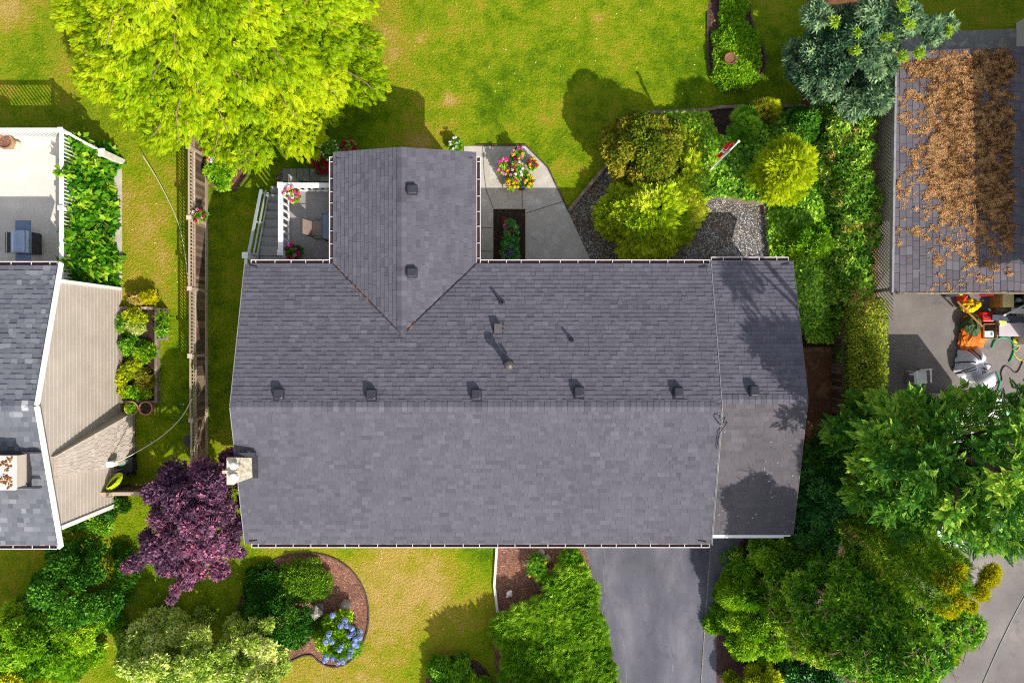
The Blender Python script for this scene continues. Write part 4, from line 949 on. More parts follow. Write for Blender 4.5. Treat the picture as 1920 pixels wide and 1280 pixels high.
t = MB(); t.bar((RX0, RY0 - .03, RZ0 - .07), (16.0, RY0 - .03, RZ0 - .07 + (16 - RX0) * kx), .05, .2); t.bar((16.0, RY0 - .035, RZ0 + .29), (17.2, RY0 - .035, RZ0 + .29 + 1.2 * kx), .05, .3); t.build('end_beam', M['timber'], gar, ro)
for x, y in ((RX0 + .25, RY0 + .15), (RX0 + .25, 5.5), (RX0 + .25, RY1 - .2), (17.5, RY0 + .2), (17.5, RY1 - .2)): t = MB(); t.box((x, y, 1.25), (.12, .12, 2.5)); t.build('post', M['timber'], gar, ro)
lm = MB(); lx = RX0 + .16                                   # diagonal lattice screen under the left eave
yy = RY0 + .1
while yy < RY1 + 1.0:
    for s in (1, -1):
        y0, y1 = yy, yy + s * 1.0
        lm.bar((lx + .008 * s, y0, .9), (lx + .008 * s, y1, 2.3), .035, .008, up=(1, 0, 0), tint=.5)
    yy += .13
lm.build('lattice_screen', pmat('lattice_wood', S(206, 190, 166), S(176, 158, 132), 6, .85), gar, ro)
# two storey house right behind the carport: outside the frame, but its eaves shade the moss
uo = Vector((22, 6, 0))
uh = thing('corner_house', 'tall house beyond the right edge whose eaves shade the mossy carport roof', 'house', uo)
t = MB(); t.box((22.9, 5.75, 2.95), (9.0, 11.7, 5.9)); t.build('wall', M['wall'], uh, uo)
t = MB(); slab(t, [(17.35, -.6, 5.9), (22.4, -.8, 7.4), (22.4, 12.2, 7.4), (17.1, 12.2, 5.9)], .14); slab(t, [(22.4, -.8, 7.4), (27.4, -.8, 5.9), (27.4, 12.2, 5.9), (22.4, 12.2, 7.4)], .14); r2 = t.build('roof', M['shingle_old'], uh, uo)
# ------------------------------------------------------------------ white motorhome under the fir
vo = Vector((15.1, -4.3, 0))
van = thing('motorhome', 'white motorhome parked under the big fir, nose to the bottom of the picture', 'motorhome', vo)
VX0, VX1, VY0, VY1 = 13.82, 16.42, -5.45, -1.86
t = MB(); prof = [(VY1, .45), (VY1, 2.1), (VY0, 2.1), (VY0 - .35, 1.75), (VY0 - .35, .45)]
k = len(prof); t.add([(VX0, y, z) for y, z in prof] + [(VX1, y, z) for y, z in prof], [tuple(range(k)), tuple(range(2 * k - 1, k - 1, -1))] + [(i, k + i, k + (i + 1) % k, (i + 1) % k) for i in range(k)])
t.build('body', M['white'], van, vo, bevel=.05)
t = MB(); cab = [(VY0 - .355, .4), (VY0 - .355, 1.7), (VY0 - .95, 1.08), (VY0 - 1.75, .98), (VY0 - 1.9, .6), (VY0 - 1.9, .4)]; k = len(cab); a0, a1 = VX0 + .25, VX1 - .25
t.add([(a0, y, z) for y, z in cab] + [(a1, y, z) for y, z in cab], [tuple(range(k)), tuple(range(2 * k - 1, k - 1, -1))] + [(i, k + i, k + (i + 1) % k, (i + 1) % k) for i in range(k)]); t.build('cab', M['white'], van, vo, bevel=.04)
t = MB(); t.add([(a0 + .12, VY0 - .42, 1.65), (a1 - .12, VY0 - .42, 1.65), (a1 - .06, VY0 - .92, 1.13), (a0 + .06, VY0 - .92, 1.13)], [(0, 3, 2, 1)]); t.build('windscreen', pmat('green_glass', S(40, 110, 96), S(30, 84, 76), 2, .08, spec=.8), van, vo)
t = MB(); t.box((15.55, -3.05, 2.13), (.75, .75, .05)); t.box((15.55, -3.05, 2.17), (.62, .62, .05)); t.build('roof_hatch', pmat('grey_hatch', S(196, 190, 180), S(176, 170, 160), 3, .5), van, vo, bevel=.015)
t = MB(); t.box((14.55, -2.5, 2.24), (.8, .95, .28)); t.build('air_conditioner', M['white'], van, vo, bevel=.06)
for x, y in ((VX0 + .2, VY1 - .9), (VX1 - .2, VY1 - .9), (a0 + .18, VY0 - 1.2), (a1 - .18, VY0 - 1.2)):
    if True:
        t = MB(); t.lathe([(.2, -.13), (.36, -.13), (.38, -.08), (.38, .08), (.36, .13), (.2, .13)], (x, y, .38), 18, M=Matrix.Rotation(math.pi / 2, 3, 'Y')); wv = t.build('wheel', M['black'], van, vo)
        t = MB(); t.lathe([(.01, -.10), (.19, -.12), (.19, .12), (.01, .10)], (x, y, .38), 14, M=Matrix.Rotation(math.pi / 2, 3, 'Y')); t.build('rim', M['steel'], wv, vo)
for x in (a0 - .16, a1 + .16): t = MB(); t.box((x, VY0 - .75, 1.3), (.22, .09, .3)); t.build('wing_mirror', M['plastic'], van, vo, bevel=.02)
for x in (a0 + .25, a1 - .25): t = MB(); t.box((x, VY0 - 1.885, .75), (.3, .05, .18)); t.build('headlight', M['steel'], van, vo, bevel=.015)

# ------------------------------------------------------------------ clutter on the neighbour's drive
def soft(name, c, r, m, label, cat, seed, dens=(26, 15), jit=.10, group=None):
    """crumpled cloth or bag: ridged, faceted heap"""
    rd = random.Random(seed); t = MB(); n, k = dens; vs = []; ph0 = [rd.uniform(0, 6.28) for _ in range(6)]
    for i in range(k + 1):
        th = math.pi * i / k
        for j in range(n):
            ph = 2 * math.pi * j / n; d = Vector((math.sin(th) * math.cos(ph), math.sin(th) * math.sin(ph), math.cos(th)))
            q = 1 + jit * (1.1 * abs(math.sin(2 * ph + 3 * th + ph0[0])) - .8 * abs(math.sin(5 * ph - 2 * th + ph0[1])) + .7 * math.sin(3 * ph + ph0[2]) + .5 * abs(math.sin(7 * th + 4 * ph + ph0[3]))) + rd.uniform(-jit, jit) * .45
            vs.append((c.x + r[0] * q * d.x, c.y + r[1] * q * d.y, max(.01, r[2] * .9 + r[2] * q * d.z)))
    t.add(vs, [(i * n + j, (i + 1) * n + j, (i + 1) * n + (j + 1) % n, i * n + (j + 1) % n) for i in range(k) for j in range(n)])
    return tag(t.build(name, m, None, (c.x, c.y, 0)), label, cat, group)
soft('tarp_bag', P(1823, 626, .2), (.40, .54, .15), pmat('orange_tarp', S(204, 84, 16), S(226, 128, 22), 5, .6), 'crumpled orange tarp bag under the green bag beside the carport', 'bag', 3, jit=.22)
soft('duffel_bag', P(1828, 610, .4), (.30, .38, .24), pmat('green_canvas', S(78, 100, 60), S(58, 80, 46), 5, .8), 'dark green canvas duffel bag on the orange tarp', 'bag', 5, jit=.12)
soft('dry_bag', P(1823, 572, .4), (.32, .24, .28), pmat('yellow_vinyl', S(230, 196, 10), S(210, 170, 10), 3, .4), 'bright yellow vinyl bag behind the leaning wooden pole', 'bag', 8, jit=.13)
soft('orange_bucket_bag', P(1808, 556, .4), (.14, .2, .25), pmat('red_orange_vinyl', S(222, 84, 30), S(200, 60, 30), 3, .4), 'small red orange bag above the yellow bag', 'bag', 9)
a_, b_ = P(1795, 565, .8), P(1842, 612, .75)
t = MB(); t.tube([a_, b_], .035, 10); tag(t.build('wooden_pole', pmat('varnished_wood', S(176, 124, 66), S(150, 100, 50), 8, .5), None, a_), 'brown wooden pole lying across the yellow and green bags', 'pole')
q = P(1852, 594, .35); q.z = 0; tx = thing('toolbox', 'red toolbox with a dark handle among the bags on the drive', 'toolbox', q)
t = MB(); t.box(q + Vector((0, 0, .2)), (.40, .34, .4)); t.build('box', pmat('red_plastic', S(222, 50, 50), S(200, 36, 40), 3, .4), tx, q, bevel=.03)
t = MB(); t.tube([q + Vector((-.13, 0, .4)), q + Vector((-.1, 0, .47)), q + Vector((.1, 0, .47)), q + Vector((.13, 0, .4))], .018, 8); t.build('handle', M['black'], tx, q)
q = P(1856, 621, .3); q.z = 0; bx = thing('cardboard_box', 'open cardboard box holding cables and a white case, beside the green bag', 'box', q)
t = MB()
for dx, dy, sx, sy in ((-.24, 0, .02, .52), (.24, 0, .02, .52), (0, -.26, .5, .02), (0, .26, .5, .02)): t.box(q + Vector((dx, dy, .17)), (sx, sy, .34))
t.box(q + Vector((0, 0, .02)), (.46, .5, .02)); t.build('carton', pmat('cardboard', S(186, 150, 104), S(166, 130, 88), 4, .9), bx, q)
t = MB(); t.box(q + Vector((-.02, -.11, .22)), (.34, .26, .16)); wq = tag(t.build('white_case', M['white'], None, q, bevel=.02), 'white plastic case with a blue label inside the cardboard box', 'case')
t = MB(); t.box(Vector((.06, -.09, .304)), (.07, .12, .006)); t.build('case_label', pmat('blue_label', S(50, 130, 180), None, rough=.5), wq, (0, 0, 0))
rd = random.Random(4); t = MB()
for k in range(5): c = q + Vector((rd.uniform(-.15, .15), .15 + rd.uniform(-.05, .05), .22 + .02 * k)); t.tube([c + Vector((.07 * math.cos(a), .06 * math.sin(a), 0)) for a in np.linspace(0, 5.6, 10)], .014, 6)
tag(t.build('cable_tangle', M['black'], None, q), 'black cable tangle inside the open cardboard box', 'cable')
q = P(1896, 618, .45); q.z = 0; bn = thing('grey_bench', 'long pale mauve bench board on legs beside the cardboard box', 'bench', q)
t = MB(); t.box(q + Vector((.45, 0, .43)), (1.75, .48, .04)); t.build('bench_top', pmat('mauve_board', S(196, 184, 192), S(184, 172, 180), 2, .6), bn, q)
for dx in (-.3, 1.2):
    t = MB(); t.box(q + Vector((dx, 0, .2)), (.06, .42, .41)); t.build('leg', M['dark'], bn, q)
q = P(1907, 598, .5); q.z = 0; kk = thing('kayak_paddles_rack', 'dark grey rack with pale rails above the mauve bench', 'rack', q)
t = MB(); t.bar(q + Vector((-.9, .06, .5)), q + Vector((.8, -.06, .52)), .2, .06); t.build('dark_rail', pmat('slate_plastic', S(84, 90, 102), S(66, 70, 82), 3, .5), kk, q)
t = MB(); t.bar(q + Vector((-.2, .3, .5)), q + Vector((.9, .25, .55)), .2, .03); t.bar(q + Vector((-.55, .12, .58)), q + Vector((.2, .5, .62)), .05, .05); t.build('pale_rail', M['white'], kk, q)
for dx in (-.7, .6): t = MB(); t.box(q + Vector((dx, .05, .24)), (.05, .3, .47)); t.build('leg', M['dark'], kk, q)
q = P(1880, 604, .45); t = MB(); t.box(q, (.26, .2, .05), rz=.25); t.box(Vector((q.x, q.y, q.z / 2)), (.2, .16, q.z - .05), rz=.25); tag(t.build('cream_box', pmat('cream_plastic', S(240, 228, 130), S(226, 210, 110), 3, .5), None, (q.x, q.y, 0), bevel=.01), 'small pale yellow box between red toolbox and mauve bench', 'box')
q = P(1888, 564, .6); q.z = 0; cb = thing('storage_cabinet', 'tan wooden cabinet with pale top at the carport opening', 'cabinet', q)
t = MB(); t.box(q + Vector((0, 0, .3)), (.46, .44, .6)); t.build('carcass', pmat('tan_wood', S(190, 146, 84), S(170, 124, 68), 5, .7), cb, q)
t = MB(); t.box(q + Vector((.03, 0, .615)), (.4, .46, .03)); t.build('top', pmat('cream_top', S(236, 220, 160), S(224, 206, 146), 4, .6), cb, q)
q = P(1917, 562, .6); q.z = 0; cr = thing('black_crate', 'black open crate with white bundle beside the tan cabinet', 'crate', q)
t = MB()
for dx, dy, sx, sy in ((-.27, 0, .02, .36), (.27, 0, .02, .36), (0, -.18, .56, .02), (0, .18, .56, .02)): t.box(q + Vector((dx, dy, .45)), (sx, sy, .3))
t.box(q + Vector((0, 0, .31)), (.54, .36, .02)); t.build('crate_shell', M['black'], cr, q)
t = MB(); t.box(q + Vector((0, 0, .15)), (.5, .3, .3)); t.build('stand', M['timber'], cr, q)
soft('white_bundle', q + Vector((0, 0, .6)), (.14, .10, .27), M['white'], 'crumpled white bundle in the black crate', 'bundle', 6)
q = P(1889, 578, .3); t = MB(); t.box((q.x + .25, q.y, .25), (1.3, .22, .05)); t.box((q.x + .25, q.y, .12), (1.1, .18, .22)); tag(t.build('timber_plank', M['timber'], None, (q.x, q.y, 0)), 'weathered plank shelf in front of the tan cabinet', 'plank')
t = MB(); t.bar(P(1828, 555, .7), P(1866, 553, .7), .03, .03); tag(t.build('red_handle_pole', pmat('red_pole', S(206, 30, 60), None, rough=.4), None, P(1828, 555, .7)), 'thin red pole beside the tan cabinet', 'pole')
q = P(1804, 548, .9); q.z = 0; cn = thing('paint_can', 'pale metal can with a yellow lid at the carport beam end', 'can', q)
t = MB(); t.lathe([(.12, .0), (.12, .75), (.1, .78)], q, 14); t.build('can', M['steel'], cn, q)
t = MB(); t.lathe([(.08, .78), (.08, .81), (.01, .82)], q + Vector((.03, -.02, 0)), 12); t.build('lid', pmat('yellow_lid', S(230, 200, 30), None, rough=.4), cn, q)
# hoses
cable('garden_hose', [P(1878, 652, .03), P(1868, 640, .03), P(1873, 628, .03), P(1888, 632, .03)], .02, pmat('green_hose', S(16, 150, 100), S(10, 130, 84), 4, .4), 'short green hose end under the bench', 'hose') if False else None
gh = pmat('green_hose', S(20, 158, 110), S(14, 136, 92), 4, .4)
cable('garden_hose', [P(1860, 652, .03), P(1866, 638, .03), P(1882, 632, .03), P(1897, 640, .03), P(1901, 656, .03), P(1896, 672, .03), P(1892, 678, .03)], .03, gh, 'bright green hose looped in an arc on the drive', 'hose')
cable('garden_hose', [P(1868, 698, .03), P(1875, 715, .03), P(1870, 740, .03), P(1880, 752, .03), P(1884, 765, .05), P(1889, 774, .05)], .022, gh, 'thin green hose running from the white umbrella down to the mint tub', 'hose')
yh = pmat('yellow_hose', S(232, 206, 20), S(220, 186, 16), 4, .4)
t = MB(); q = P(1908, 637, .06)
for k in range(4): t.tube([q + Vector(((.15 - .02 * k) * math.cos(a), (.12 - .018 * k) * math.sin(a), .02 * (k % 2))) for a in np.linspace(0, 6.4, 20)], .026, 8)
tag(t.build('coiled_hose', yh, None, (q.x, q.y, 0)), 'flat yellow hose coil on the drive at the right edge', 'hose')
cable('yellow_cord', [P(1901, 646, .03), P(1912, 650, .03), P(1905, 658, .03), P(1899, 652, .03), P(1903, 666, .03), P(1912, 674, .03), P(1930, 678, .03)], .012, yh, 'thin yellow cord trailing from the yellow coil', 'cord')
cable('extension_cord', [P(1918, 676, .03), P(1910, 694, .03), P(1903, 698, .03), P(1894, 690, .03), P(1884, 686, .03), P(1877, 698, .03), P(1878, 712, .03), P(1866, 720, .03), P(1856, 730, .03)], .016, M['black'], 'black cord winding across the drive beside the white umbrella', 'cord')
# folded patio umbrella
q = P(1842, 690, .5); uo_ = Vector((q.x, q.y, 0)); um = thing('patio_umbrella', 'big white garden umbrella with black stripes, half folded on the drive', 'umbrella', uo_)
apex = P(1850, 732, .5); t = MB(); n = 48
ctr = P(1838, 684, .6); rings = []
def um_pt(f_, a_):
    """billowing cloth: f_ 0 = crown of the heap, 1 = hem on the ground"""
    rr = f_ * (.62 + .05 * math.cos(5 * a_ + 1) + .03 * math.cos(11 * a_)); x, y = rr * math.cos(a_), rr * math.sin(a_)
    z = .62 * (1 - f_ ** 2.2) + .10 * math.cos(5 * a_ + 1) * f_ * (1.2 - f_) + .06 * math.sin(9 * a_ + 3 * f_) * f_ - .22 * math.exp(-((x - .08) ** 2 + (y + .05) ** 2) / .03)
    return Vector((ctr.x + x * .98, ctr.y + y * 1.02, .06 + max(0.0, z)))
for f_ in (.02, .12, .25, .38, .5, .62, .74, .86, .95, 1.0): rings.append([um_pt(f_, 2 * math.pi * j / n) for j in range(n)])
t.add([v for r_ in rings for v in r_], [(i * n + j, (i + 1) * n + j, (i + 1) * n + (j + 1) % n, i * n + (j + 1) % n) for i in range(len(rings) - 1) for j in range(n)] + [tuple(range(n - 1, -1, -1))])
t.tube([ctr + Vector((.1, -.35, 0)), ctr + Vector((.22, -.6, .0)), apex + Vector((0, .1, 0)), apex], [.36, .30, .22, .12], 14)
t.build('canopy', pmat('white_canvas', S(232, 230, 238), S(214, 212, 222), 3, .75), um, uo_, smooth=True)
for a0_, sw in ((2.55, .5), (3.35, .3), (3.9, -.2), (1.35, .25), (1.9, .0), (.25, -.4), (5.6, .4)):
    st = MB(); st.tube([um_pt(f_, a0_ + sw * f_) + Vector((0, 0, .012)) for f_ in np.linspace(.30, .98, 9)], .022, 6); st.build('stripe', M['dark'], um, uo_)
t = MB(); t.tube([apex, P(1822, 752, .25)], .035, 10); t.build('pole', M['steel'], um, uo_)
q = P(1728, 707, .5); q.z = 0; ch = thing('plastic_chair', 'white moulded plastic chair in the shade on the neighbouring drive', 'chair', q); ch.rotation_euler = (0, 0, .1)
Z0 = Vector((0, 0, 0)); t = MB(); t.box((0, -.02, .42), (.46, .44, .03)); t.build('seat', M['white'], ch, Z0, bevel=.012)
t = MB(); t.bar((0, .20, .42), (0, .30, .85), .44, .025, up=(0, -1, .2)); t.build('backrest', M['white'], ch, Z0, bevel=.01)
for s in (-1, 1):
    t = MB(); t.bar((s * .25, -.22, .62), (s * .25, .26, .66), .06, .03); t.build('armrest', M['white'], ch, Z0, bevel=.008)
    for yy in (-.2, .2): t = MB(); t.bar((s * .21, yy, .41), (s * .25, yy * 1.15, .0), .05, .05, up=(0, 1, 0)); t.build('leg', M['white'], ch, Z0)
t = MB(); a_ = P(1705, 701, .4); b_ = P(1722, 703, .45); t.bar(a_, b_, .05, .04); tag(t.build('loose_board', M['white'], None, a_), 'loose white slat lying beside the white plastic chair', 'slat')
q = P(1898, 781, .3); q.z = 0; tu = thing('storage_tub', 'mint green plastic tub with dark rim beside the motorhome', 'tub', q)
mint = pmat('mint_plastic', S(140, 208, 170), S(120, 190, 150), 3, .4)
t = MB(); t.prism([(q.x - .24, q.y - .2), (q.x + .24, q.y - .2), (q.x + .26, q.y + .2), (q.x - .26, q.y + .2)], .0, .34); t.build('tub', mint, tu, q, bevel=.03)
t = MB(); t.bar(q + Vector((-.27, .21, .36)), q + Vector((.27, .21, .36)), .04, .04); t.build('handle', M['dark'], tu, q)
cable('overhead_cable', [P(1960, 1060, 4.2), P(1920, 1119, 4.0), P(1880, 1196, 3.9), P(1838, 1290, 3.9)], .022, M['steel'], 'grey overhead cable crossing above the drive at the lower right', 'cable')
# ------------------------------------------------------------------ plants
G = dict(
 lime=leafmat('lime_fronds', S(96, 128, 6), S(152, 186, 8), S(200, 212, 24), .4),
 plum=leafmat('plum_leaves', S(58, 40, 58), S(112, 80, 104), S(188, 110, 132), .25, gain=1.3),
 olive=leafmat('olive_leaves', S(64, 88, 12), S(112, 126, 22), S(164, 146, 46), .3, gain=1.2),
 gold=leafmat('golden_fronds', S(104, 130, 14), S(166, 182, 26), S(216, 216, 60), .4, gain=1.75),
 blue=leafmat('blue_green_leaves', S(48, 82, 54), S(92, 126, 92), S(166, 192, 136), .3, gain=1.1),
 tuft=leafmat('young_lime_leaves', S(120, 160, 40), S(160, 194, 50), S(196, 216, 90), .35),
 dark=leafmat('dark_green_leaves', S(20, 54, 10), S(40, 88, 16), S(84, 128, 34), .25, gain=1.8),
 rhod=leafmat('rhododendron_leaves', S(22, 60, 24), S(46, 94, 38), S(94, 138, 66), .2, .45, .25, gain=2.5),
 mid=leafmat('mid_green_leaves', S(40, 84, 16), S(78, 126, 24), S(134, 164, 44), .3, gain=1.85),
 bright=leafmat('bright_green_leaves', S(66, 116, 10), S(110, 158, 20), S(172, 200, 44), .35, gain=1.3),
 yel=leafmat('yellow_green_leaves', S(98, 124, 10), S(150, 168, 20), S(204, 200, 40), .35, gain=1.35),
 varieg=leafmat('variegated_leaves', S(88, 120, 36), S(152, 170, 62), S(236, 228, 126), .3, gain=1.7),
 jun=leafmat('juniper_sprays', S(66, 112, 14), S(104, 150, 24), S(158, 186, 50), .3, gain=1.3),
 fir=leafmat('fir_needles', S(30, 66, 18), S(62, 104, 28), S(128, 150, 48), .25, gain=2.3),
 cyp=leafmat('cypress_foliage', S(54, 88, 14), S(88, 124, 22), S(140, 158, 36), .3, gain=1.9),
 tip=leafmat('golden_cypress_tips', S(130, 140, 12), S(190, 184, 18), S(230, 214, 44), .4, gain=1.15),
 hedge=leafmat('hedge_leaves', S(76, 98, 18), S(122, 138, 34), S(176, 174, 70), .3, gain=1.75),
 wild=leafmat('wild_hedge_leaves', S(44, 82, 16), S(84, 122, 30), S(150, 166, 64), .3, gain=2.1),
 tan=leafmat('dry_tan_leaves', S(140, 126, 50), S(176, 152, 72), S(206, 182, 104), .3),
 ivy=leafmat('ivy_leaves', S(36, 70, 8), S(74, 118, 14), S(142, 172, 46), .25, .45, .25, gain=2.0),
 ivyl=leafmat('sunlit_ivy_leaves', S(80, 124, 14), S(122, 164, 26), S(180, 200, 60), .3, .45, .2, gain=1.3),  # lighter copy of the ivy, sunlight put into the leaf colour
 vine=leafmat('vine_leaves', S(48, 110, 14), S(92, 158, 24), S(176, 206, 50), .35),
 red=leafmat('crimson_petals', S(130, 10, 40), S(176, 16, 60), S(214, 40, 80), .3),
 mag=leafmat('magenta_petals', S(180, 20, 110), S(222, 40, 140), S(240, 110, 180), .3),
 ylw=leafmat('yellow_petals', S(214, 160, 10), S(238, 196, 20), S(248, 220, 60), .3),
 wht=leafmat('white_petals', S(220, 218, 214), S(240, 238, 236), S(250, 248, 246), .3),
 pink=leafmat('pink_petals', S(220, 100, 140), S(236, 140, 170), S(246, 190, 205), .3),
 blu=leafmat('blue_petals', S(110, 124, 196), S(144, 160, 224), S(190, 200, 244), .3),
 vio=leafmat('violet_petals', S(96, 70, 150), S(130, 96, 180), S(160, 130, 205), .3),
)
def plant(name, label, cat, loc, lobes, n, T, size, m, seed, group=None, tr=None, part='foliage', stem='stem', **kw):
    """plant = foliage part + woody part, standing at loc"""
    loc = Vector(loc); th_ = thing(name, label, cat, loc, group)
    ctr = kw.pop('ctr', (loc.x, loc.y, 0))
    crown(part, G[m], th_, loc, lobes, n, T, size, seed, ctr=ctr, **kw)
    h = max(l[2] for l in lobes); r = tr if tr else max(.02, .035 * (h - loc.z))
    trunk(th_, loc, (loc.x, loc.y, loc.z), (loc.x, loc.y, loc.z + (h - loc.z) * .8), r, lobes, M['bark'], seed, 10, stem)
    return th_
def dome(px_, py_, z, rx, ry, h, K, cr, seed, flat=.8, zlow=-.1, tint=.16, z0=0.0):
    """lobes of a rounded shrub whose middle is seen at photo point (px_, py_) at height z; rx, ry in photo pixels"""
    c = P(px_, py_, z0 + z * .6); s = (H - z0 - z * .6) / F
    return clumps((c.x, c.y, z0 + .12), (rx * s - cr * .6, ry * s - cr * .6, max(.05, h - cr * flat)), K, cr, seed, zlow, flat, tint), (c.x, c.y, z0)
def shrub(name, label, px_, py_, h, rx, ry, K, cr, n, T, size, m, seed, cat='shrub', group=None, flat=.8, tint=.16, z0=0.0, **kw):
    lb, loc = dome(px_, py_, h, rx, ry, h, K, cr, seed, flat, tint=tint, z0=z0)
    return plant(name, label, cat, loc, lb, n, T, size, m, seed, group, **kw)

# --- the big lime green cedar, upper left
cb = Vector((-9.55, 11.7, 0)); rg = np.random.default_rng(77); lb = []
for z in np.arange(1.6, 9.6, .74):
    q = (z - 1.6) / 8.4; r = 5.3 * (1 - q ** 1.15); K = max(3, int(2 * math.pi * r / 1.15))
    for k in range(K):
        a = 2 * math.pi * (k + rg.random()) / K; rr = r * rg.uniform(.82, 1.06) - .3
        lb.append((cb.x + rr * math.cos(a) * .99, cb.y + rr * math.sin(a), z + rg.uniform(-.28, .28), .78, .78, .34, rg.normal(0, .14)))
    for k in range(int(K * .6)):
        a = rg.random() * 6.28; rr = r * rg.uniform(.45, .8)
        lb.append((cb.x + rr * math.cos(a) * .99, cb.y + rr * math.sin(a), z + .1, .7, .7, .3, rg.normal(0, .14)))
ced = thing('cedar_tree', 'huge lime green cedar with feathery drooping fronds over the upper left lawn', 'tree', cb)
crown('crown', G['lime'], ced, cb, lb, 95000, T_FROND, .27, 78, ctr=cb, w=(.3, .85, -.2, .45), nw=(.45, .8, .45), tint=.6, tsp=.17, depth=.4, zmin=-.3)
trunk(ced, cb, cb, cb + Vector((0, 0, 9)), .30, lb, M['bark'], 79, 40)
tw = MB(); rd = random.Random(80)
for l in rd.sample(lb, min(170, len(lb))):
    e = Vector(l[:3]); d = (e - Vector((cb.x, cb.y, e.z))); d.normalize(); s = e - d * rd.uniform(.4, 1.0) + Vector((0, 0, .30)); tw.tube([s, e + d * .25 + Vector((0, 0, .42)), e + d * .8 + Vector((rd.uniform(-.3, .3), rd.uniform(-.3, .3), .1))], [.026, .02, .007], 5)
tw.build('twigs', M['twig'], ced, cb)

# --- purple leaved plum beside the left gable
spots = [(330, 895, 2.6, .62), (385, 890, 3.0, .6), (425, 900, 2.6, .5), (432, 862, 2.0, .4), (295, 925, 2.4, .5), (345, 945, 3.4, .7), (405, 955, 3.3, .65), (440, 985, 2.7, .42), (425, 1020, 2.5, .5), (385, 1020, 3.1, .65), (338, 1012, 3.0, .62), (290, 1030, 2.5, .5),
         (258, 1052, 2.1, .32), (240, 1062, 1.9, .22), (318, 1055, 2.5, .5), (365, 1065, 2.5, .48), (410, 1068, 2.2, .38), (352, 1092, 1.9, .25), (330, 1105, 1.6, .22), (322, 1122, 1.3, .18), (345, 1088, 1.5, .22), (302, 970, 2.2, .42), (280, 1008, 2.0, .35), (370, 980, 3.7, .6), (395, 915, 3.6, .55), (450, 1035, 1.8, .2), (455, 940, 2.2, .25), (312, 985, 2.8, .4)]
lb = [(P(x, y, z).x, P(x, y, z).y, z, r * .9, r * .9, r * .5, random.Random(i + 5).gauss(0, .1)) for i, (x, y, z, r) in enumerate(spots)]
plb = P(372, 955, 0); pl = thing('plum_tree', 'purple leaved plum tree beside the chimney of the grey house', 'tree', plb)
crown('crown', G['plum'], pl, plb, lb, 12500, T_PAIR, .14, 31, ctr=plb, w=(.35, .55, .1, .55), nw=(.5, .5, .55), tint=.45, tsp=.2, zmin=-.5, depth=.7, jit=.12)
trunk(pl, plb, plb, plb + Vector((.1, 0, 3.2)), .11, lb, M['bark'], 32, 26)

# --- round maple and golden cypress between patio and ivy bank
c_ = P(1214, 268, 2.0)
lb = clumps((c_.x, c_.y, .9), (1.2, 1.1, 1.5), 34, .36, 41, -.2, .75)
plant('maple_tree', 'rounded olive green maple casting a dark shadow on the back lawn', 'tree', (c_.x, c_.y, 0), lb, 17000, T_PAIR, .15, 'olive', 42, tr=.09, part='crown', stem='trunk', w=(.4, .4, .05, .6), tint=.5, depth=.45)
lb, loc = dome(1230, 398, 1.9, 98, 80, 1.75, 36, .40, 43, .7)
lb += [(P(x, y, 1.0).x, P(x, y, 1.0).y, .9, .38, .38, .35, .05) for x, y in ((1300, 330), (1310, 355), (1298, 305))]
plant('golden_cypress', 'wide golden yellow cypress shrub with feathery fronds standing on the gravel', 'shrub', loc, lb, 13000, T_FROND, .30, 'gold', 44, w=(.45, .6, .2, .35), nw=(.6, .4, .4), tint=.48, depth=.35, tsp=.18)
shrub('golden_cypress', 'small yellow green cypress between the olive maple and the ivy', 1290, 282, 1.0, 30, 55, 12, .26, 3800, T_FROND, .22, 'yel', 45, w=(.4, .5, .2, .4))
def pad(px_, py_, rx, ry, h, step, r, seed):
    """lobes of a low clipped cushion, an even dome over an ellipse given in photo pixels"""
    rg = np.random.default_rng(seed); out = []; c = P(px_, py_, h * .5); s = (H - h * .5) / F
    for x in np.arange(-rx, rx + 1, step):
        for y in np.arange(-ry, ry + 1, step):
            d = (x / rx) ** 2 + (y / ry) ** 2
            if d < 1: out.append((c.x + x * s + rg.normal(0, .03), c.y + y * s + rg.normal(0, .03), max(.06, h * (1 - d) ** .45 - r * .6) , r, r, r * .8, rg.normal(0, .07)))
    return out, (c.x, c.y, 0)
def cushion(name, label, px_, py_, rx, ry, h, n, T, size, m, seed, step=11, r=.2, cat='shrub', **kw):
    lb, loc = pad(px_, py_, rx - 4, ry - 4, h, step, r, seed); return plant(name, label, cat, loc, lb, n, T, size, m, seed, None, **kw)
# --- keyhole bed
cushion('groundcover_shrub', 'rounded light green cushion filling the wide end of the keyhole bed', 1381, 103, 48, 66, .5, 20000, T_BROAD, .10, 'bright', 46, w=(.5, .1, .3, .6), tsp=.2, tint=.56)
cushion('groundcover_shrub', 'narrow green cushion in the neck of the keyhole bed at the top edge', 1374, 2, 27, 50, .4, 9000, T_BROAD, .10, 'bright', 47, w=(.5, .1, .3, .6), tsp=.2, tint=.5)
q = P(1368, 112, .5); t = MB(); t.lathe([(.10, 0), (.08, .5), (.19, .56), (.22, .62), (.19, .62), (.13, .57), (.01, .56)], (q.x, q.y, 0), 16); tag(t.build('bird_bath', pmat('brown_stone', S(136, 96, 72), S(112, 78, 58), 8, .85, .4), None, (q.x, q.y, 0)), 'small brown stone bird bath in the keyhole bed cushion', 'bird bath')
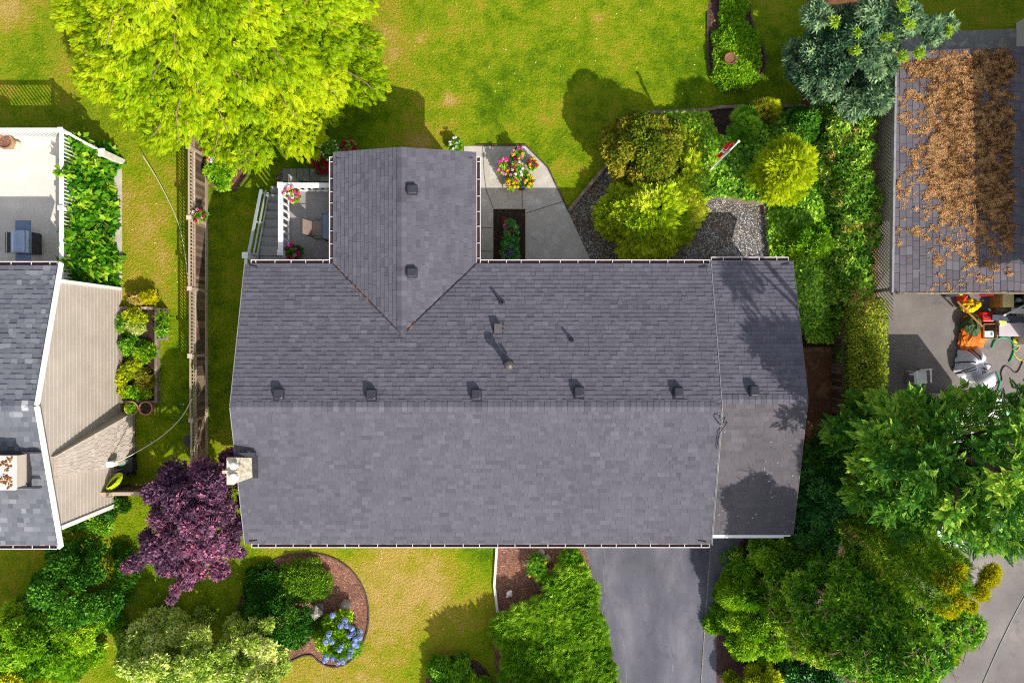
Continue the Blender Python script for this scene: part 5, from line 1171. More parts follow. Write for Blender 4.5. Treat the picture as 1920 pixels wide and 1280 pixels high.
# --- blue green tree, top right
c_ = Vector((11.2, 9.45, 0)); lb = clumps((c_.x, c_.y, 1.7), (1.6, 1.3, 1.8), 46, .40, 51, -.35, .6)
lb += [(P(x, y, z).x, P(x, y, z).y, z, r, r, r * .6, .1) for x, y, z, r in ((1745, 60, 3.7, .4), (1775, 50, 3.5, .28), (1700, 40, 3.8, .5), (1600, 195, 2.4, .5), (1640, 185, 2.6, .5), (1560, 165, 2.4, .35), (1640, 20, 3.6, .5), (1530, 30, 3.2, .4), (1520, 100, 2.6, .3))]
bt = thing('lobed_leaf_tree', 'blue green tree with lobed leaves at the top right beside the carport', 'tree', c_)
crown('crown', G['blue'], bt, c_, lb, 13000, T_PALM, .21, 52, ctr=c_, w=(.4, .5, 0, .5), nw=(.4, .8, .4), tint=.48, depth=.5, tsp=.2)
tl = [(P(x, y, z).x, P(x, y, z).y, z, .12, .12, .10, 0) for x, y, z in ((1525, 32, 3.2), (1565, 42, 3.7), (1608, 62, 4.0), (1690, 15, 4.1), (1700, 48, 4.2), (1602, 95, 3.8), (1775, 60, 3.8), (1690, 105, 3.6), (1720, 100, 3.8), (1660, 70, 4.1))]
crown('young_shoots', G['tuft'], bt, c_, tl, 330, T_PALM, .17, 53, ctr=c_, w=(.4, .5, .3, .5), nw=(.4, .8, .3), tint=.5, depth=.9, cull=.1)
trunk(bt, c_, c_, c_ + Vector((0, 0, 3.4)), .14, lb, M['bark'], 54, 26)

# --- ivy bank round the flagpole
def cover(name, label, poly_px, n, T, size, m, seed, hfun, cat, up=.9, kind='stuff', tint=.5, tsp=.2, top=.0):
    rg = np.random.default_rng(seed); pts = np.array(poly_px, float)
    x0, y0, x1, y1 = pts[:, 0].min(), pts[:, 1].min(), pts[:, 0].max(), pts[:, 1].max()
    X, Y = rg.uniform(x0, x1, n), rg.uniform(y0, y1, n); inside = np.zeros(n, bool); j = len(pts) - 1
    for i in range(len(pts)):
        c = ((pts[i, 1] > Y) != (pts[j, 1] > Y)) & (X < (pts[j, 0] - pts[i, 0]) * (Y - pts[i, 1]) / (pts[j, 1] - pts[i, 1] + 1e-9) + pts[i, 0]); inside ^= c; j = i
    X, Y = X[inside], Y[inside]; wx = (X - 960) * H / F; wy = (640 - Y) * H / F
    for _ in range(3): zb_ = hfun(wx, wy); wx = (X - 960) * (H - zb_) / F; wy = (640 - Y) * (H - zb_) / F
    e = .06; hz = hfun(wx, wy); gxn = (hfun(wx + e, wy) - hz) / e; gyn = (hfun(wx, wy + e) - hz) / e
    nr = np.stack([-gxn, -gyn, np.ones_like(hz)], 1) + rg.normal(0, .35, (len(X), 3)); ph = rg.random(len(X)) * 6.283
    ax = np.stack([np.cos(ph), np.sin(ph), rg.normal(0, .25, len(X))], 1); pos = np.stack([wx, wy, hz + rg.uniform(-.10, .05, len(X)) + .02], 1)
    mp = fbm(wx * 2.2, wy * 2.2, 3, seed) - .5
    o = leaves_mesh(name, pos, ax, nr, size * rg.uniform(.65, 1.2, len(X)), T, tint + mp * .5 + rg.normal(0, tsp, len(X)), rg, G[m], None, (pos[:, 0].mean(), pos[:, 1].mean(), 0))
    o.location = (pos[:, 0].mean(), pos[:, 1].mean(), 0); return tag(o, label, cat, None, kind)
bank = lambda x, y: .10 + .92 * np.clip((8.35 - y) / 1.8, 0, 1) * np.clip((x - 4.6) / 2.2, 0, 1)
hil = lambda s, a, b: (lambda x, y: bank(x, y) + a + b * fbm(x * 1.6 + s, y * 1.6 + s, 3, 5))
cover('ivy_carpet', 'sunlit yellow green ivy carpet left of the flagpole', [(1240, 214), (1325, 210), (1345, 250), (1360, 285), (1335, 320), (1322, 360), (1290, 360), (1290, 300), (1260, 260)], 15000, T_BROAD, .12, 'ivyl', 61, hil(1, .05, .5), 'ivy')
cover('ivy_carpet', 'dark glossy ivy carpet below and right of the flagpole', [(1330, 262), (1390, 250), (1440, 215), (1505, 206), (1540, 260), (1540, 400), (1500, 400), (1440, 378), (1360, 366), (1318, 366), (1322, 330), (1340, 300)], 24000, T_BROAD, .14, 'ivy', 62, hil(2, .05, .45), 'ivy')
mound = lambda x, y: .10 + .9 * np.clip((y - .2) / 1.2, 0, 1) * np.clip((11.6 - x) / .8, 0, 1) + .55 * np.exp(-((x - 10.15) / .75) ** 2) * np.clip((5.3 - y) / 2.0, 0, 1) * np.clip((y - -.1) / .8, 0, 1) + .3 * fbm(x * 2, y * 2, 3, 9)
cover('ivy_mound', 'raised ivy mound running down beside the gravel and the side wing', [(1440, 384), (1500, 384), (1560, 380), (1572, 480), (1580, 560), (1560, 640), (1520, 640), (1508, 628), (1490, 560), (1486, 490), (1446, 490)], 28000, T_BROAD, .14, 'ivy', 63, mound, 'ivy', tint=.58)
cover('ivy_strip', 'dark ivy strip at the foot of the clipped hedge beside the bare earth', [(1556, 480), (1586, 480), (1604, 600), (1604, 860), (1588, 860), (1582, 740), (1570, 640)], 10000, T_BROAD, .12, 'ivy', 64, lambda x, y: .15 + .9 * fbm(x * 2, y * 2, 3, 2), 'ivy')
# small shrubs on the bank
shrub('juniper_shrub', 'soft mid green juniper on the ivy bank near the dark bark patch', 1398, 238, .9, 26, 30, 8, .22, 1900, T_SPRAY, .24, 'mid', 65, w=(.6, .5, .3, .3), z0=.6)
shrub('juniper_shrub', 'brownish green juniper against the long board edging above the ivy', 1425, 212, .8, 22, 20, 7, .2, 1500, T_SPRAY, .22, 'olive', 66, w=(.6, .5, .3, .3), z0=.25)
shrub('juniper_shrub', 'small bright spiky shrub poking over the board edging at the lawn corner', 1442, 205, .9, 14, 26, 6, .16, 1100, T_SPRAY, .2, 'yel', 67, w=(.6, .5, .3, .3), z0=.2)
shrub('dark_shrub', 'dark green shrub in the shade between ivy bank and blue green tree', 1508, 235, 1.1, 34, 36, 10, .28, 2600, T_PAIR, .12, 'dark', 68, z0=.6)
shrub('dark_shrub', 'pale flecked green shrub right above the lime cypress crown', 1488, 252, 1.2, 26, 18, 7, .22, 1700, T_PAIR, .12, 'wild', 69, z0=.8)
c_ = P(1479, 312, 2.7); lb = clumps((c_.x, c_.y, 1.75), (.72, .85, 1.5), 22, .32, 71, -.2, .8)
plant('feathery_cypress', 'lime green feathery cypress tree, round crown on the dark ivy', 'tree', (c_.x, c_.y, .9), lb, 9500, T_FERN, .22, 'lime', 72, tr=.07, part='crown', stem='trunk', w=(.4, .6, .0, .5), nw=(.5, .8, .4), tint=.8, depth=.4)
shrub('hydrangea_leaf_shrub', 'bright leafy shrub on the crest of the ivy mound right of the gravel', 1520, 455, 1.4, 52, 40, 14, .3, 3200, T_ROSETTE, .15, 'bright', 73, tint=.14, z0=.9)

# --- hedges on the right
lb = []; rg = np.random.default_rng(74)
for y in np.arange(1.7, 8.2, .38):
    for x in (10.9, 11.3, 11.7, 12.0):
        z = (1.25 + .45 * rg.random()) * (1 if x > 11.2 else .7) ; lb.append((x + rg.uniform(-.2, .2) + .1 * math.sin(y * 1.7), y + rg.uniform(-.15, .15), z, .40, .40, .5, rg.normal(0, .16)))
        lb.append((x + rg.uniform(-.1, .1), y, .6, .4, .4, .55, rg.normal(0, .14)))
wh = thing('overgrown_hedge', 'tall overgrown green hedge with dry tan tips beside the carport', 'hedge', (11.7, 4.9, 0))
crown('foliage', G['wild'], wh, (11.7, 4.9, 0), lb, 30000, T_PAIR, .13, 75, ctr=(10.6, 4.9, 0), w=(.5, .1, .3, .6), tint=.5, depth=.4, tsp=.18)
tl = [(P(x, y, 1.9).x, P(x, y, 1.9).y, 1.75, .2, .28, .25, 0) for x, y in ((1585, 262), (1590, 300), (1592, 340), (1600, 360), (1575, 370), (1610, 425), (1590, 430), (1560, 290), (1620, 480), (1605, 555), (1630, 562), (1600, 250))]
crown('dry_tips', G['tan'], wh, (11.7, 4.9, 0), tl, 420, T_PAIR, .11, 76, w=(.5, .1, .3, .6), depth=.8, cull=.1)
trunk(wh, (11.7, 4.9, 0), (11.7, 4.9, 0), (11.7, 4.9, 1.3), .06, lb, M['bark'], 77, 24, 'stem')
lb = []; rg = np.random.default_rng(81)
for y in np.arange(-3.4, 1.5, .26):
    for x in np.arange(11.92, 12.82, .24): lb.append((x, y, 1.32 + rg.uniform(-.03, .03), .22, .22, .2, rg.normal(0, .1)))
    for z in (.3, .6, .9, 1.2):
        for x in (11.92, 12.80): lb.append((x + rg.uniform(-.03, .03), y, z, .2, .2, .24, rg.normal(0, .1)))
ch_ = thing('clipped_hedge', 'neatly clipped yellow green hedge along the drive', 'hedge', (12.45, -.9, 0))
crown('foliage', G['hedge'], ch_, (12.45, -.9, 0), lb, 36000, T_BROAD, .085, 82, w=(.6, .0, .3, .6), tint=.5, depth=.25, tsp=.18)
trunk(ch_, (12.45, -.9, 0), (12.45, -.9, 0), (12.45, -.9, 1.1), .05, lb, M['bark'], 83, 20, 'stem')
t = MB(); fo3 = Vector((11.85, -2.2, 0)); f3 = thing('boundary_fence', 'dark old board fence between bare earth and the clipped hedge', 'fence', fo3)
for k in range(34): t.box((11.66 + .02 * (k % 2), -3.9 + .14 * k, .4), (.02, .128, .8), tint=rp.random())
t.build('board_panel', M['planks'], f3, fo3)
t = MB(); t.bar((11.68, -3.95, .82), (11.68, .85, .82), .08, .04, tint=.4); t.build('fence_rail', M['planks'], f3, fo3)

# --- big fir over the motorhome
fb_ = Vector((12.65, -3.25, 0)); rg = np.random.default_rng(91); lb = []
for z in np.arange(1.8, 9.6, .52):
    r = float(np.interp(z, [1.8, 4.6, 6.5, 8.0, 9.5], [1.5, 2.45, 2.1, 1.4, .4])); K = max(3, int(2 * math.pi * r / 1.15))
    for k in range(K):
        a = 2 * math.pi * (k + rg.random()) / K; nb_ = max(1, int(r / .5)); rr0 = r * rg.uniform(.75, 1.22) * (1.12 if math.sin(a) > .5 and math.cos(a) > -.3 else 1); t0 = rg.normal(0, .15)
        for j in range(nb_):
            rr = rr0 * (1 - j / nb_ * .8)
            zz = z - .10 * rr + .3; qx = 960 + (fb_.x + rr * math.cos(a)) * F / (H - zz); qy = 640 - (fb_.y + rr * math.sin(a)) * F / (H - zz)
            if qy < 722 or (qy < 748 and qx < 1790) or (1750 < qx < 1900 and qy < 850 and rg.random() < .4): continue
            gx_, gy_ = fb_.x + rr * math.cos(a) - .775 * (zz - 1.05), fb_.y + rr * math.sin(a) + 1.03 * (zz - 1.05)
            if 6.3 < gx_ < 9.4 and 2.55 < gy_ < 6: continue           # thin on the side where sun reaches the gravel
            if 11.7 < gx_ < 13.2 and -1.7 < gy_ < 2.0 and rg.random() < .75: continue   # and the clipped hedge
            lb.append((fb_.x + rr * math.cos(a), fb_.y + rr * math.sin(a), z - .10 * rr + .3, .36, .36, .16, t0))
fir = thing('fir_tree', 'big dark green fir with layered boughs over the white motorhome', 'tree', fb_)
crown('crown', G['fir'], fir, fb_, lb, 21000, T_NEEDLE, .31, 92, ctr=fb_, w=(.3, .6, .18, .62), nw=(.25, .9, .45), tint=.5, depth=.6, tsp=.2, zmin=-.4)
trunk(fir, fb_, fb_, fb_ + Vector((0, 0, 9.3)), .2, lb, M['bark'], 93, 60)
# --- leaning columns of cypress
def column(name, label, base, top, r, n, seed, m='cyp', tips=()):
    b, t_ = Vector(base), Vector(top); lb = []; rg = np.random.default_rng(seed); K = int((t_ - b).length / .28)
    for k in range(K):
        q = k / K; c = b.lerp(t_, q); rr = r * (.75 + .5 * math.sin(math.pi * min(1, q * .8 + .2))) * (1 if q < .88 else .75)
        for j in range(6): a = 2 * math.pi * j / 6 + k * .5; lb.append((c.x + rr * .62 * math.cos(a), c.y + rr * .62 * math.sin(a), c.z, rr * .5, rr * .5, .36, rg.normal(0, .12)))
    th_ = thing(name, label, 'tree', b); ctr = (b.x, b.y, 0)
    crown('crown', G[m], th_, b, lb, n, T_FERN, .18, seed, ctr=ctr, w=(.6, .1, .5, .4), nw=(.8, .3, .35), tint=.5, depth=.3)
    if tips: crown('golden_tips', G['tip'], th_, b, list(tips), 2600, T_FERN, .15, seed + 1, ctr=ctr, w=(.6, .1, .6, .4), nw=(.7, .3, .4), depth=.3, cull=.1)
    trunk(th_, b, b, b.lerp(t_, .9), .09, lb, M['bark'], seed, 8)
tp = lambda x, y, z, r: (P(x, y, z).x, P(x, y, z).y, z, r, r, r, 0)
column('cypress_tree', 'thick leaning cypress column with golden tips in front of the fir', (12.45, -6.6, 0), (11.85, -6.75, 6.7), .74, 26000, 95, tips=[tp(1787, 1082, 6.4, .20), tp(1776, 1096, 6.6, .18), tp(1793, 1124, 6.6, .20), tp(1770, 1134, 6.3, .20), tp(1795, 1066, 6.2, .14), tp(1780, 1140, 6.2, .16), tp(1760, 1082, 6.4, .14)])
column('cypress_tree', 'thinner cypress column with two golden heads over the grey drive', (13.3, -6.75, 0), (13.05, -6.6, 5.2), .46, 9500, 97, tips=[tp(1850, 1080, 5.3, .22), tp(1834, 1108, 5.3, .19), tp(1818, 1134, 4.9, .13), tp(1858, 1068, 5.1, .16)])
# --- shrubs below the fir and the wing
shrub('rhododendron', 'dark blue green rhododendron in shade against the side wing', 1545, 925, 1.7, 68, 70, 22, .36, 3600, T_ROSETTE, .20, 'rhod', 101)
shrub('rhododendron', 'mid green rhododendron just below the white fascia of the side wing', 1452, 1048, 1.4, 62, 48, 16, .32, 2600, T_ROSETTE, .17, 'mid', 102)
shrub('rhododendron', 'dark rhododendron between the side wing and the leaning cypress', 1535, 1020, 1.2, 50, 38, 12, .3, 1700, T_ROSETTE, .18, 'rhod', 103)
shrub('rhododendron', 'large bright lime rhododendron mound above the bottom bark patch', 1432, 1185, 1.6, 92, 66, 26, .36, 6000, T_ROSETTE, .16, 'bright', 104, tint=.12)
shrub('box_shrub', 'narrow olive green box shrub along the edge of the side drive', 1362, 1130, 1.0, 18, 62, 14, .22, 4200, T_BROAD, .07, 'cyp', 105)
shrub('box_shrub', 'rounded green box shrub above the spiky conifer by the side drive', 1392, 1072, 1.2, 38, 34, 12, .26, 4200, T_BROAD, .075, 'mid', 106)
shrub('spiky_conifer', 'spiky lime conifer with long upright shoots between the box and the lime mound', 1418, 1116, 1.5, 68, 46, 18, .28, 2600, T_SPRAY, .34, 'bright', 107, w=(.8, .4, .3, .25))
shrub('dark_shrub', 'dark leafy shrub under the left part of the twiggy bush', 1385, 1165, 1.0, 40, 32, 10, .26, 2400, T_PAIR, .12, 'mid', 108)
shrub('rhododendron', 'yellow green rhododendron cut by the bottom edge of the picture', 1425, 1285, 1.2, 58, 34, 12, .28, 2200, T_ROSETTE, .15, 'yel', 109)
shrub('rhododendron', 'dark green rhododendron at the bottom edge below the twiggy bush', 1530, 1275, 1.2, 62, 40, 12, .3, 2200, T_ROSETTE, .18, 'rhod', 110)
loc = (10.4, -8.3, 0); lb = clumps((10.55, -8.75, 2.3), (1.75, 1.3, 5.0), 84, .46, 111, -.4, .8)
lb += [(P(x, y, z).x, P(x, y, z).y, z, .36, .36, .3, 0) for x, y, z in ((1790, 1180, 4.6), (1805, 1150, 4.4), (1812, 1195, 4.0), (1775, 1225, 4.2), (1825, 1175, 4.0), (1720, 1275, 4), (1600, 1040, 2.4), (1545, 1065, 2.2), (1505, 1085, 1.8), (1520, 1150, 2.0), (1560, 1120, 3))]
lb += [(P(x, y, z).x, P(x, y, z).y, z, .4, .4, .32, 0) for x, y, z in ((1700, 1150, 4.4), (1745, 1150, 4.5), (1725, 1185, 4.6), (1765, 1165, 4.2), (1780, 1205, 4.4), (1690, 1120, 3.6))]
tb_ = plant('twiggy_tree', 'large tangled green tree with bare tan twigs at the lower right', 'tree', loc, lb, 40000, T_PAIR, .125, 'mid', 112, depth=.6, tint=.54, tsp=.28, w=(.5, .3, .2, .6), tr=.12)
tw = MB(); rd = random.Random(113)
lw_ = [l for l in lb if l[1] < -8.2]
for k in range(620):
    l = rd.choice(lw_ if k % 3 else lb); a = rd.random() * 6.28; c = Vector(l[:3]) + Vector((l[3] * .9 * math.cos(a), l[4] * .9 * math.sin(a), l[5] * rd.uniform(.3, .95)))
    a2 = rd.random() * 6.28; d = Vector((math.cos(a2), math.sin(a2), rd.uniform(-.1, .35))) * rd.uniform(.18, .5); b2 = c + d + Vector((rd.uniform(-.06, .06), rd.uniform(-.06, .06), .03))
    tw.tube([c, c + d * .5 + Vector((rd.uniform(-.04, .04), rd.uniform(-.04, .04), .02)), b2], [.014, .011, .005], 4)
    e = c + d * .5; d2 = Matrix.Rotation(rd.choice((-.7, .7)), 3, 'Z') @ d * .5; tw.tube([e, e + d2], [.008, .003], 4)
o = tw.build('bare_twigs', M['twig'], tb_, loc)
tl = [(*l[:6], 0) for l in lb if l[1] < loc[1] - .9]
crown('young_shoots', G['yel'], tb_, loc, tl, 7500, T_PAIR, .11, 114, ctr=loc, depth=.3, tint=.5)
plant('thin_conifer', 'sparse dark conifer between bare earth and the big fir', 'tree', (10.9, -4.0, 0), clumps((10.9, -4.0, .8), (.6, .55, 1.5), 14, .28, 115, -.2, .6), 1000, T_NEEDLE, .24, 'fir', 116, tr=.05, part='crown', stem='trunk', w=(.3, .8, .1, .5), tint=.2, depth=.7)

# --- front garden
def poly_lobes(pts, z, r, seed, flat=.7):
    rd = random.Random(seed); return [(P(x, y, zz).x, P(x, y, zz).y, zz, rr, rr, rr * flat, rd.gauss(0, .14)) for x, y, zz, rr in ((x, y, z * rd.uniform(.7, 1.15), r * rd.uniform(.85, 1.15)) for x, y in pts)]
lb = poly_lobes([(1072, 1052), (1062, 1075), (1085, 1078), (1045, 1098), (1078, 1105), (1100, 1110), (1038, 1130), (1068, 1135), (1100, 1140), (1110, 1165), (1080, 1165), (1050, 1165), (1020, 1160), (1120, 1190), (1090, 1195), (1060, 1195), (1030, 1190), (1128, 1220), (1100, 1225), (1070, 1230), (1040, 1225), (1010, 1225), (1136, 1255), (1110, 1260), (1080, 1262), (1140, 1285), (1115, 1290), (1085, 1290)], .45, .34, 121)
loc = P(1085, 1180, 0); plant('juniper', 'broad bright green juniper spreading beside the front driveway', 'shrub', loc, lb, 12000, T_SPRAY, .27, 'jun', 122, w=(.5, .35, .15, .5), nw=(.5, .6, .4), tint=.5, depth=.4, tsp=.18, ctr=(loc.x + 1.5, loc.y - 1.5, 0))
lb = poly_lobes([(955, 1165), (975, 1150), (1000, 1145), (948, 1190), (975, 1180), (1000, 1175), (960, 1210), (985, 1205), (942, 1175), (1015, 1140)], .5, .32, 123)
loc = P(975, 1180, 0); plant('juniper', 'smaller yellowish juniper by the white kerb of the front lawn', 'shrub', loc, lb, 4600, T_SPRAY, .26, 'jun', 124, w=(.5, .4, .15, .5), nw=(.5, .6, .4), tint=.6, depth=.4, tsp=.2)
lb = poly_lobes([(965, 1240), (990, 1235), (1015, 1245), (960, 1265), (985, 1265), (1010, 1270), (1040, 1265), (1060, 1275), (965, 1290), (995, 1290), (1030, 1292)], .7, .36, 125)
loc = P(1000, 1265, 0); plant('juniper', 'darker juniper at the bottom edge left of the front driveway', 'shrub', loc, lb, 5200, T_SPRAY, .28, 'jun', 126, w=(.5, .4, .2, .5), nw=(.5, .6, .4), tint=.36, depth=.45, tsp=.18)
shrub('dark_shrub', 'dark green shrub in the middle of the round front bed', 520, 1168, 1.3, 76, 64, 22, .33, 8500, T_BROAD, .10, 'dark', 127, tint=.12, w=(.6, .3, .3, .5))
cushion('clipped_shrub', 'low clipped olive green shrub on the lawn side of the round front bed', 570, 1091, 52, 39, .6, 15000, T_BROAD, .07, 'cyp', 128, w=(.6, .1, .3, .5), tint=.42)
cushion('clipped_shrub', 'low dark green clipped shrub at the left rim of the round front bed', 494, 1104, 42, 44, .55, 12000, T_BROAD, .07, 'dark', 129, w=(.6, .1, .3, .5), tint=.36)
lb, loc = dome(345, 1232, 2.2, 172, 74, 2.3, 48, .40, 130, .8); l2, _ = dome(498, 1205, 2.2, 46, 62, 2.2, 14, .3, 131, .9)
plant('variegated_shrub', 'wide variegated cream and green shrub along the bottom edge of the front lawn', 'shrub', loc, lb + l2 + poly_lobes([(528, 1248), (505, 1268), (520, 1225), (480, 1275)], 1.6, .32, 138), 25000, T_PAIR, .14, 'varieg', 132, tint=.5, depth=.4, tsp=.22, w=(.5, .2, .3, .6))
shrub('laurel_shrub', 'dense dark green laurel dome below the corner of the neighbouring roof', 128, 1112, 2.2, 108, 96, 38, .40, 15000, T_BROAD, .12, 'dark', 133, tint=.14, w=(.6, .2, .3, .5))
shrub('rhododendron', 'big yellow green rhododendron in the lower left corner', 70, 1195, 2.6, 118, 95, 36, .45, 9000, T_ROSETTE, .17, 'bright', 134, tint=.2)
shrub('golden_shrub', 'golden yellow shrub at the very bottom left edge', 30, 1270, 2.3, 80, 46, 16, .38, 4500, T_ROSETTE, .15, 'yel', 135)
shrub('low_shrub', 'dark leafy low shrub filling the small round bottom bed', 848, 1262, .8, 46, 32, 14, .28, 4200, T_PAIR, .11, 'mid', 136, tint=.1)
shrub('low_shrub', 'small bright shrub at the right side of the small bottom bed', 890, 1280, .7, 28, 20, 6, .2, 1300, T_PAIR, .11, 'bright', 137)
# hydrangea with blue heads
def flower_head(par, org, c, r, m, n=26, size=.05, seed=0, name='flower_head'):
    rg = np.random.default_rng(seed); d = rg.normal(0, 1, (n, 3)); d[:, 2] = np.abs(d[:, 2]); d /= np.linalg.norm(d, axis=1, keepdims=True)
    p = np.array(c)[None, :] + d * r; ax = np.cross(d, rg.normal(0, 1, (n, 3))); p = p - .5 * size * ax / (np.linalg.norm(ax, axis=1, keepdims=True) + 1e-6)
    return leaves_mesh(name, p, ax, d + rg.normal(0, .2, d.shape), np.full(n, size), tpl(diamond(0, 0, 0, 1, .8)), np.clip(rg.normal(.5, .2, n), 0, 1), rg, G[m], par, org)
hy = shrub('hydrangea', 'hydrangea with pale blue flower heads in the round front bed', 634, 1198, 1.0, 48, 46, 16, .26, 1700, T_PAIR, .16, 'bright', 141)
hl = Vector(hy.location)
for i, (x, y) in enumerate(((623, 1154), (647, 1162), (640, 1170), (650, 1173), (660, 1176), (618, 1185), (616, 1196), (622, 1202), (612, 1200), (655, 1192), (663, 1186), (668, 1195), (674, 1184), (664, 1204), (676, 1192), (640, 1210), (637, 1216), (614, 1228), (624, 1234), (610, 1236), (660, 1216), (668, 1210), (634, 1240), (645, 1236), (655, 1230))):
    p_ = P(x, y, .95); flower_head(hy, hl, (p_.x, p_.y, .9 + .08 * (i % 3)), .105, 'blu', 46, .07, 200 + i)
q = P(593, 1146, .4); q.z = 0; ln_ = thing('stone_lantern', 'small pale stone lantern in the round front bed', 'lantern', q)
t = MB(); t.box(q + Vector((0, 0, .05)), (.3, .3, .1)); t.box(q + Vector((0, 0, .25)), (.14, .14, .32)); t.build('pedestal', M['stone'], ln_, q, bevel=.01)
t = MB(); t.box(q + Vector((0, 0, .45)), (.22, .22, .14)); t.build('light_box', M['stone'], ln_, q)
t = MB(); b = [q + Vector((x * .2, y * .2, .52)) for x, y in ((-1, -1), (1, -1), (1, 1), (-1, 1))]; b = [q + Matrix.Rotation(.7, 3, 'Z') @ (v - q) for v in b]; t.add(b + [q + Vector((0, 0, .68))], [(0, 1, 4), (1, 2, 4), (2, 3, 4), (3, 0, 4), (3, 2, 1, 0)]); t.build('lantern_roof', M['stone'], ln_, q)
rd = random.Random(5)
def rock(px_, py_, r, label, m='stone', name='garden_stone', cat='stone', sd=1):
    q = P(px_, py_, r[2] * .7); t = MB(); t.ball((q.x, q.y, r[2] * .6), r, 14, 9, .05, random.Random(sd)); o = t.build(name, M[m], None, (q.x, q.y, 0), smooth=True); return tag(o, label, cat)
rock(648, 1134, (.20, .19, .24), 'round mottled grey boulder in the bark right of the stone lantern', sd=1)
rock(576, 1132, (.07, .05, .05), 'tiny pale stone at the tip of the bark bed beside the dark shrub', sd=2)
rock(1015, 1037, (.13, .17, .12), 'long pale grey stone behind the flowers in the driveway bark bed', sd=3)
rock(1026, 1048, (.14, .17, .14), 'bluish grey stone next to the juniper in the driveway bark bed', sd=4)
rock(988, 1054, (.10, .10, .08), 'small grey stone left of the flowers in the driveway bark bed', sd=5)
q = P(955, 1113, .15); q.z = 0; orn = thing('garden_ornament', 'little white rabbit shaped ornament on the bark by the white kerb', 'ornament', q)
t = MB(); t.ball(q + Vector((0, 0, .10)), (.11, .09, .11), 12, 8, .02, rd); t.ball(q + Vector((.05, .10, .2)), (.06, .06, .06), 10, 7, 0, rd); t.ball(q + Vector((-.06, -.12, .06)), (.07, .04, .05), 10, 6, 0, rd); t.ball(q + Vector((.08, -.08, .05)), (.04, .07, .05), 10, 6, 0, rd); t.build('body', M['white'], orn, q, smooth=True)
t = MB(); t.ball(q + Vector((.02, .15, .26)), (.018, .03, .07), 8, 6, 0, rd); t.ball(q + Vector((.09, .13, .26)), (.018, .03, .07), 8, 6, 0, rd); t.build('ears', M['white'], orn, q, smooth=True)
fl = shrub('flower_clump', 'green flower clump with red and yellow blooms beside the grey stones', 1008, 1064, .5, 22, 24, 8, .16, 800, T_SPRAY, .16, 'mid', 145, cat='flowers'); lo_ = Vector(fl.location)
for i, (x, y, m) in enumerate(((1011, 1058, 'red'), (1031, 1070, 'mag'), (1006, 1083, 'red'), (1025, 1077, 'ylw'), (993, 1080, 'ylw'), (1023, 1055, 'ylw'), (1016, 1070, 'wht'))): p_ = P(x, y, .5); flower_head(fl, lo_, (p_.x, p_.y, .46), .05, m, 22, .05, 300 + i)
fl = shrub('pink_azalea', 'magenta flowered plant peeking out under the white fascia of the side wing', 1419, 1010, .5, 22, 12, 5, .14, 260, T_PAIR, .1, 'dark', 146, cat='flowers'); lo_ = Vector(fl.location)
for i, (x, y) in enumerate(((1410, 1008), (1418, 1007), (1426, 1008), (1432, 1010))): p_ = P(x, y, .5); flower_head(fl, lo_, (p_.x, p_.y, .5), .08, 'mag', 26, .07, 310 + i)
# ------------------------------------------------------------------ climbing vine on the neighbour's deck
lb = []; rg = np.random.default_rng(151)
for y in np.arange(1.55, 6.7, .3):
    for x, z in ((-14.72, .25), (-14.74, .6), (-14.76, .95), (-14.78, 1.3), (-14.8, 1.65), (-14.62, .2)):
        lb.append((x + rg.uniform(-.1, .12) + .08 * math.sin(3 * y), y + rg.uniform(-.1, .1), z + rg.uniform(-.12, .12), .27, .3, .28, rg.normal(0, .16)))
for y in (5.6, 4.2, 3.6, 3.2, 2.6): lb.append((-14.85, y, 2.2 + rg.uniform(-.2, .15), .16, .2, .2, .1))
vi = thing('grape_vine', 'bright green broad leaved vine climbing the white deck railing', 'vine', (-14.35, 4.1, 0))
crown('foliage', G['vine'], vi, (-14.35, 4.1, 0), lb, 9000, T_BROAD, .235, 152, ctr=(-15.2, 4.1, 0), w=(.4, .3, .0, .6), nw=(.5, .7, .45), tint=.48, tsp=.2, depth=.4, zmin=-.4)
trunk(vi, (-14.35, 4.1, 0), (-14.35, 4.1, 0), (-14.6, 4.1, 1.6), .03, lb, M['bark'], 153, 24, 'stem')
# ------------------------------------------------------------------ vegetable bed and pots
def framed(name, px0, py0, px1, py1, ht, wd, label, cat, fill='soil'):
    a, b = P(px0, py1), P(px1, py0); loc = Vector(((a.x + b.x) / 2, (a.y + b.y) / 2, 0)); th_ = thing(name, label, cat, loc)
    for (p, q) in (((a.x, a.y), (b.x, a.y)), ((b.x, a.y), (b.x, b.y)), ((b.x, b.y), (a.x, b.y)), ((a.x, b.y), (a.x, a.y))):
        t = MB(); pv, qv = Vector((*p, ht / 2)), Vector((*q, ht / 2)); d = (qv - pv).normalized() * (wd / 2 - .002); t.bar(pv + d, qv + d, wd, ht); t.build('side_board', M['timber'], th_, loc)
    t = MB(); t.box((loc.x, loc.y, ht * .4), (b.x - a.x - wd, b.y - a.y - wd, ht * .7)); t.build('soil', M[fill], th_, loc); return th_
framed('raised_bed', 232, 578, 298, 752, .22, .10, 'long timber framed vegetable bed along the beige siding wall', 'garden bed')
framed('planter_box', 299, 580, 314, 636, .28, .07, 'narrow timber planter box joined to the vegetable bed', 'planter')
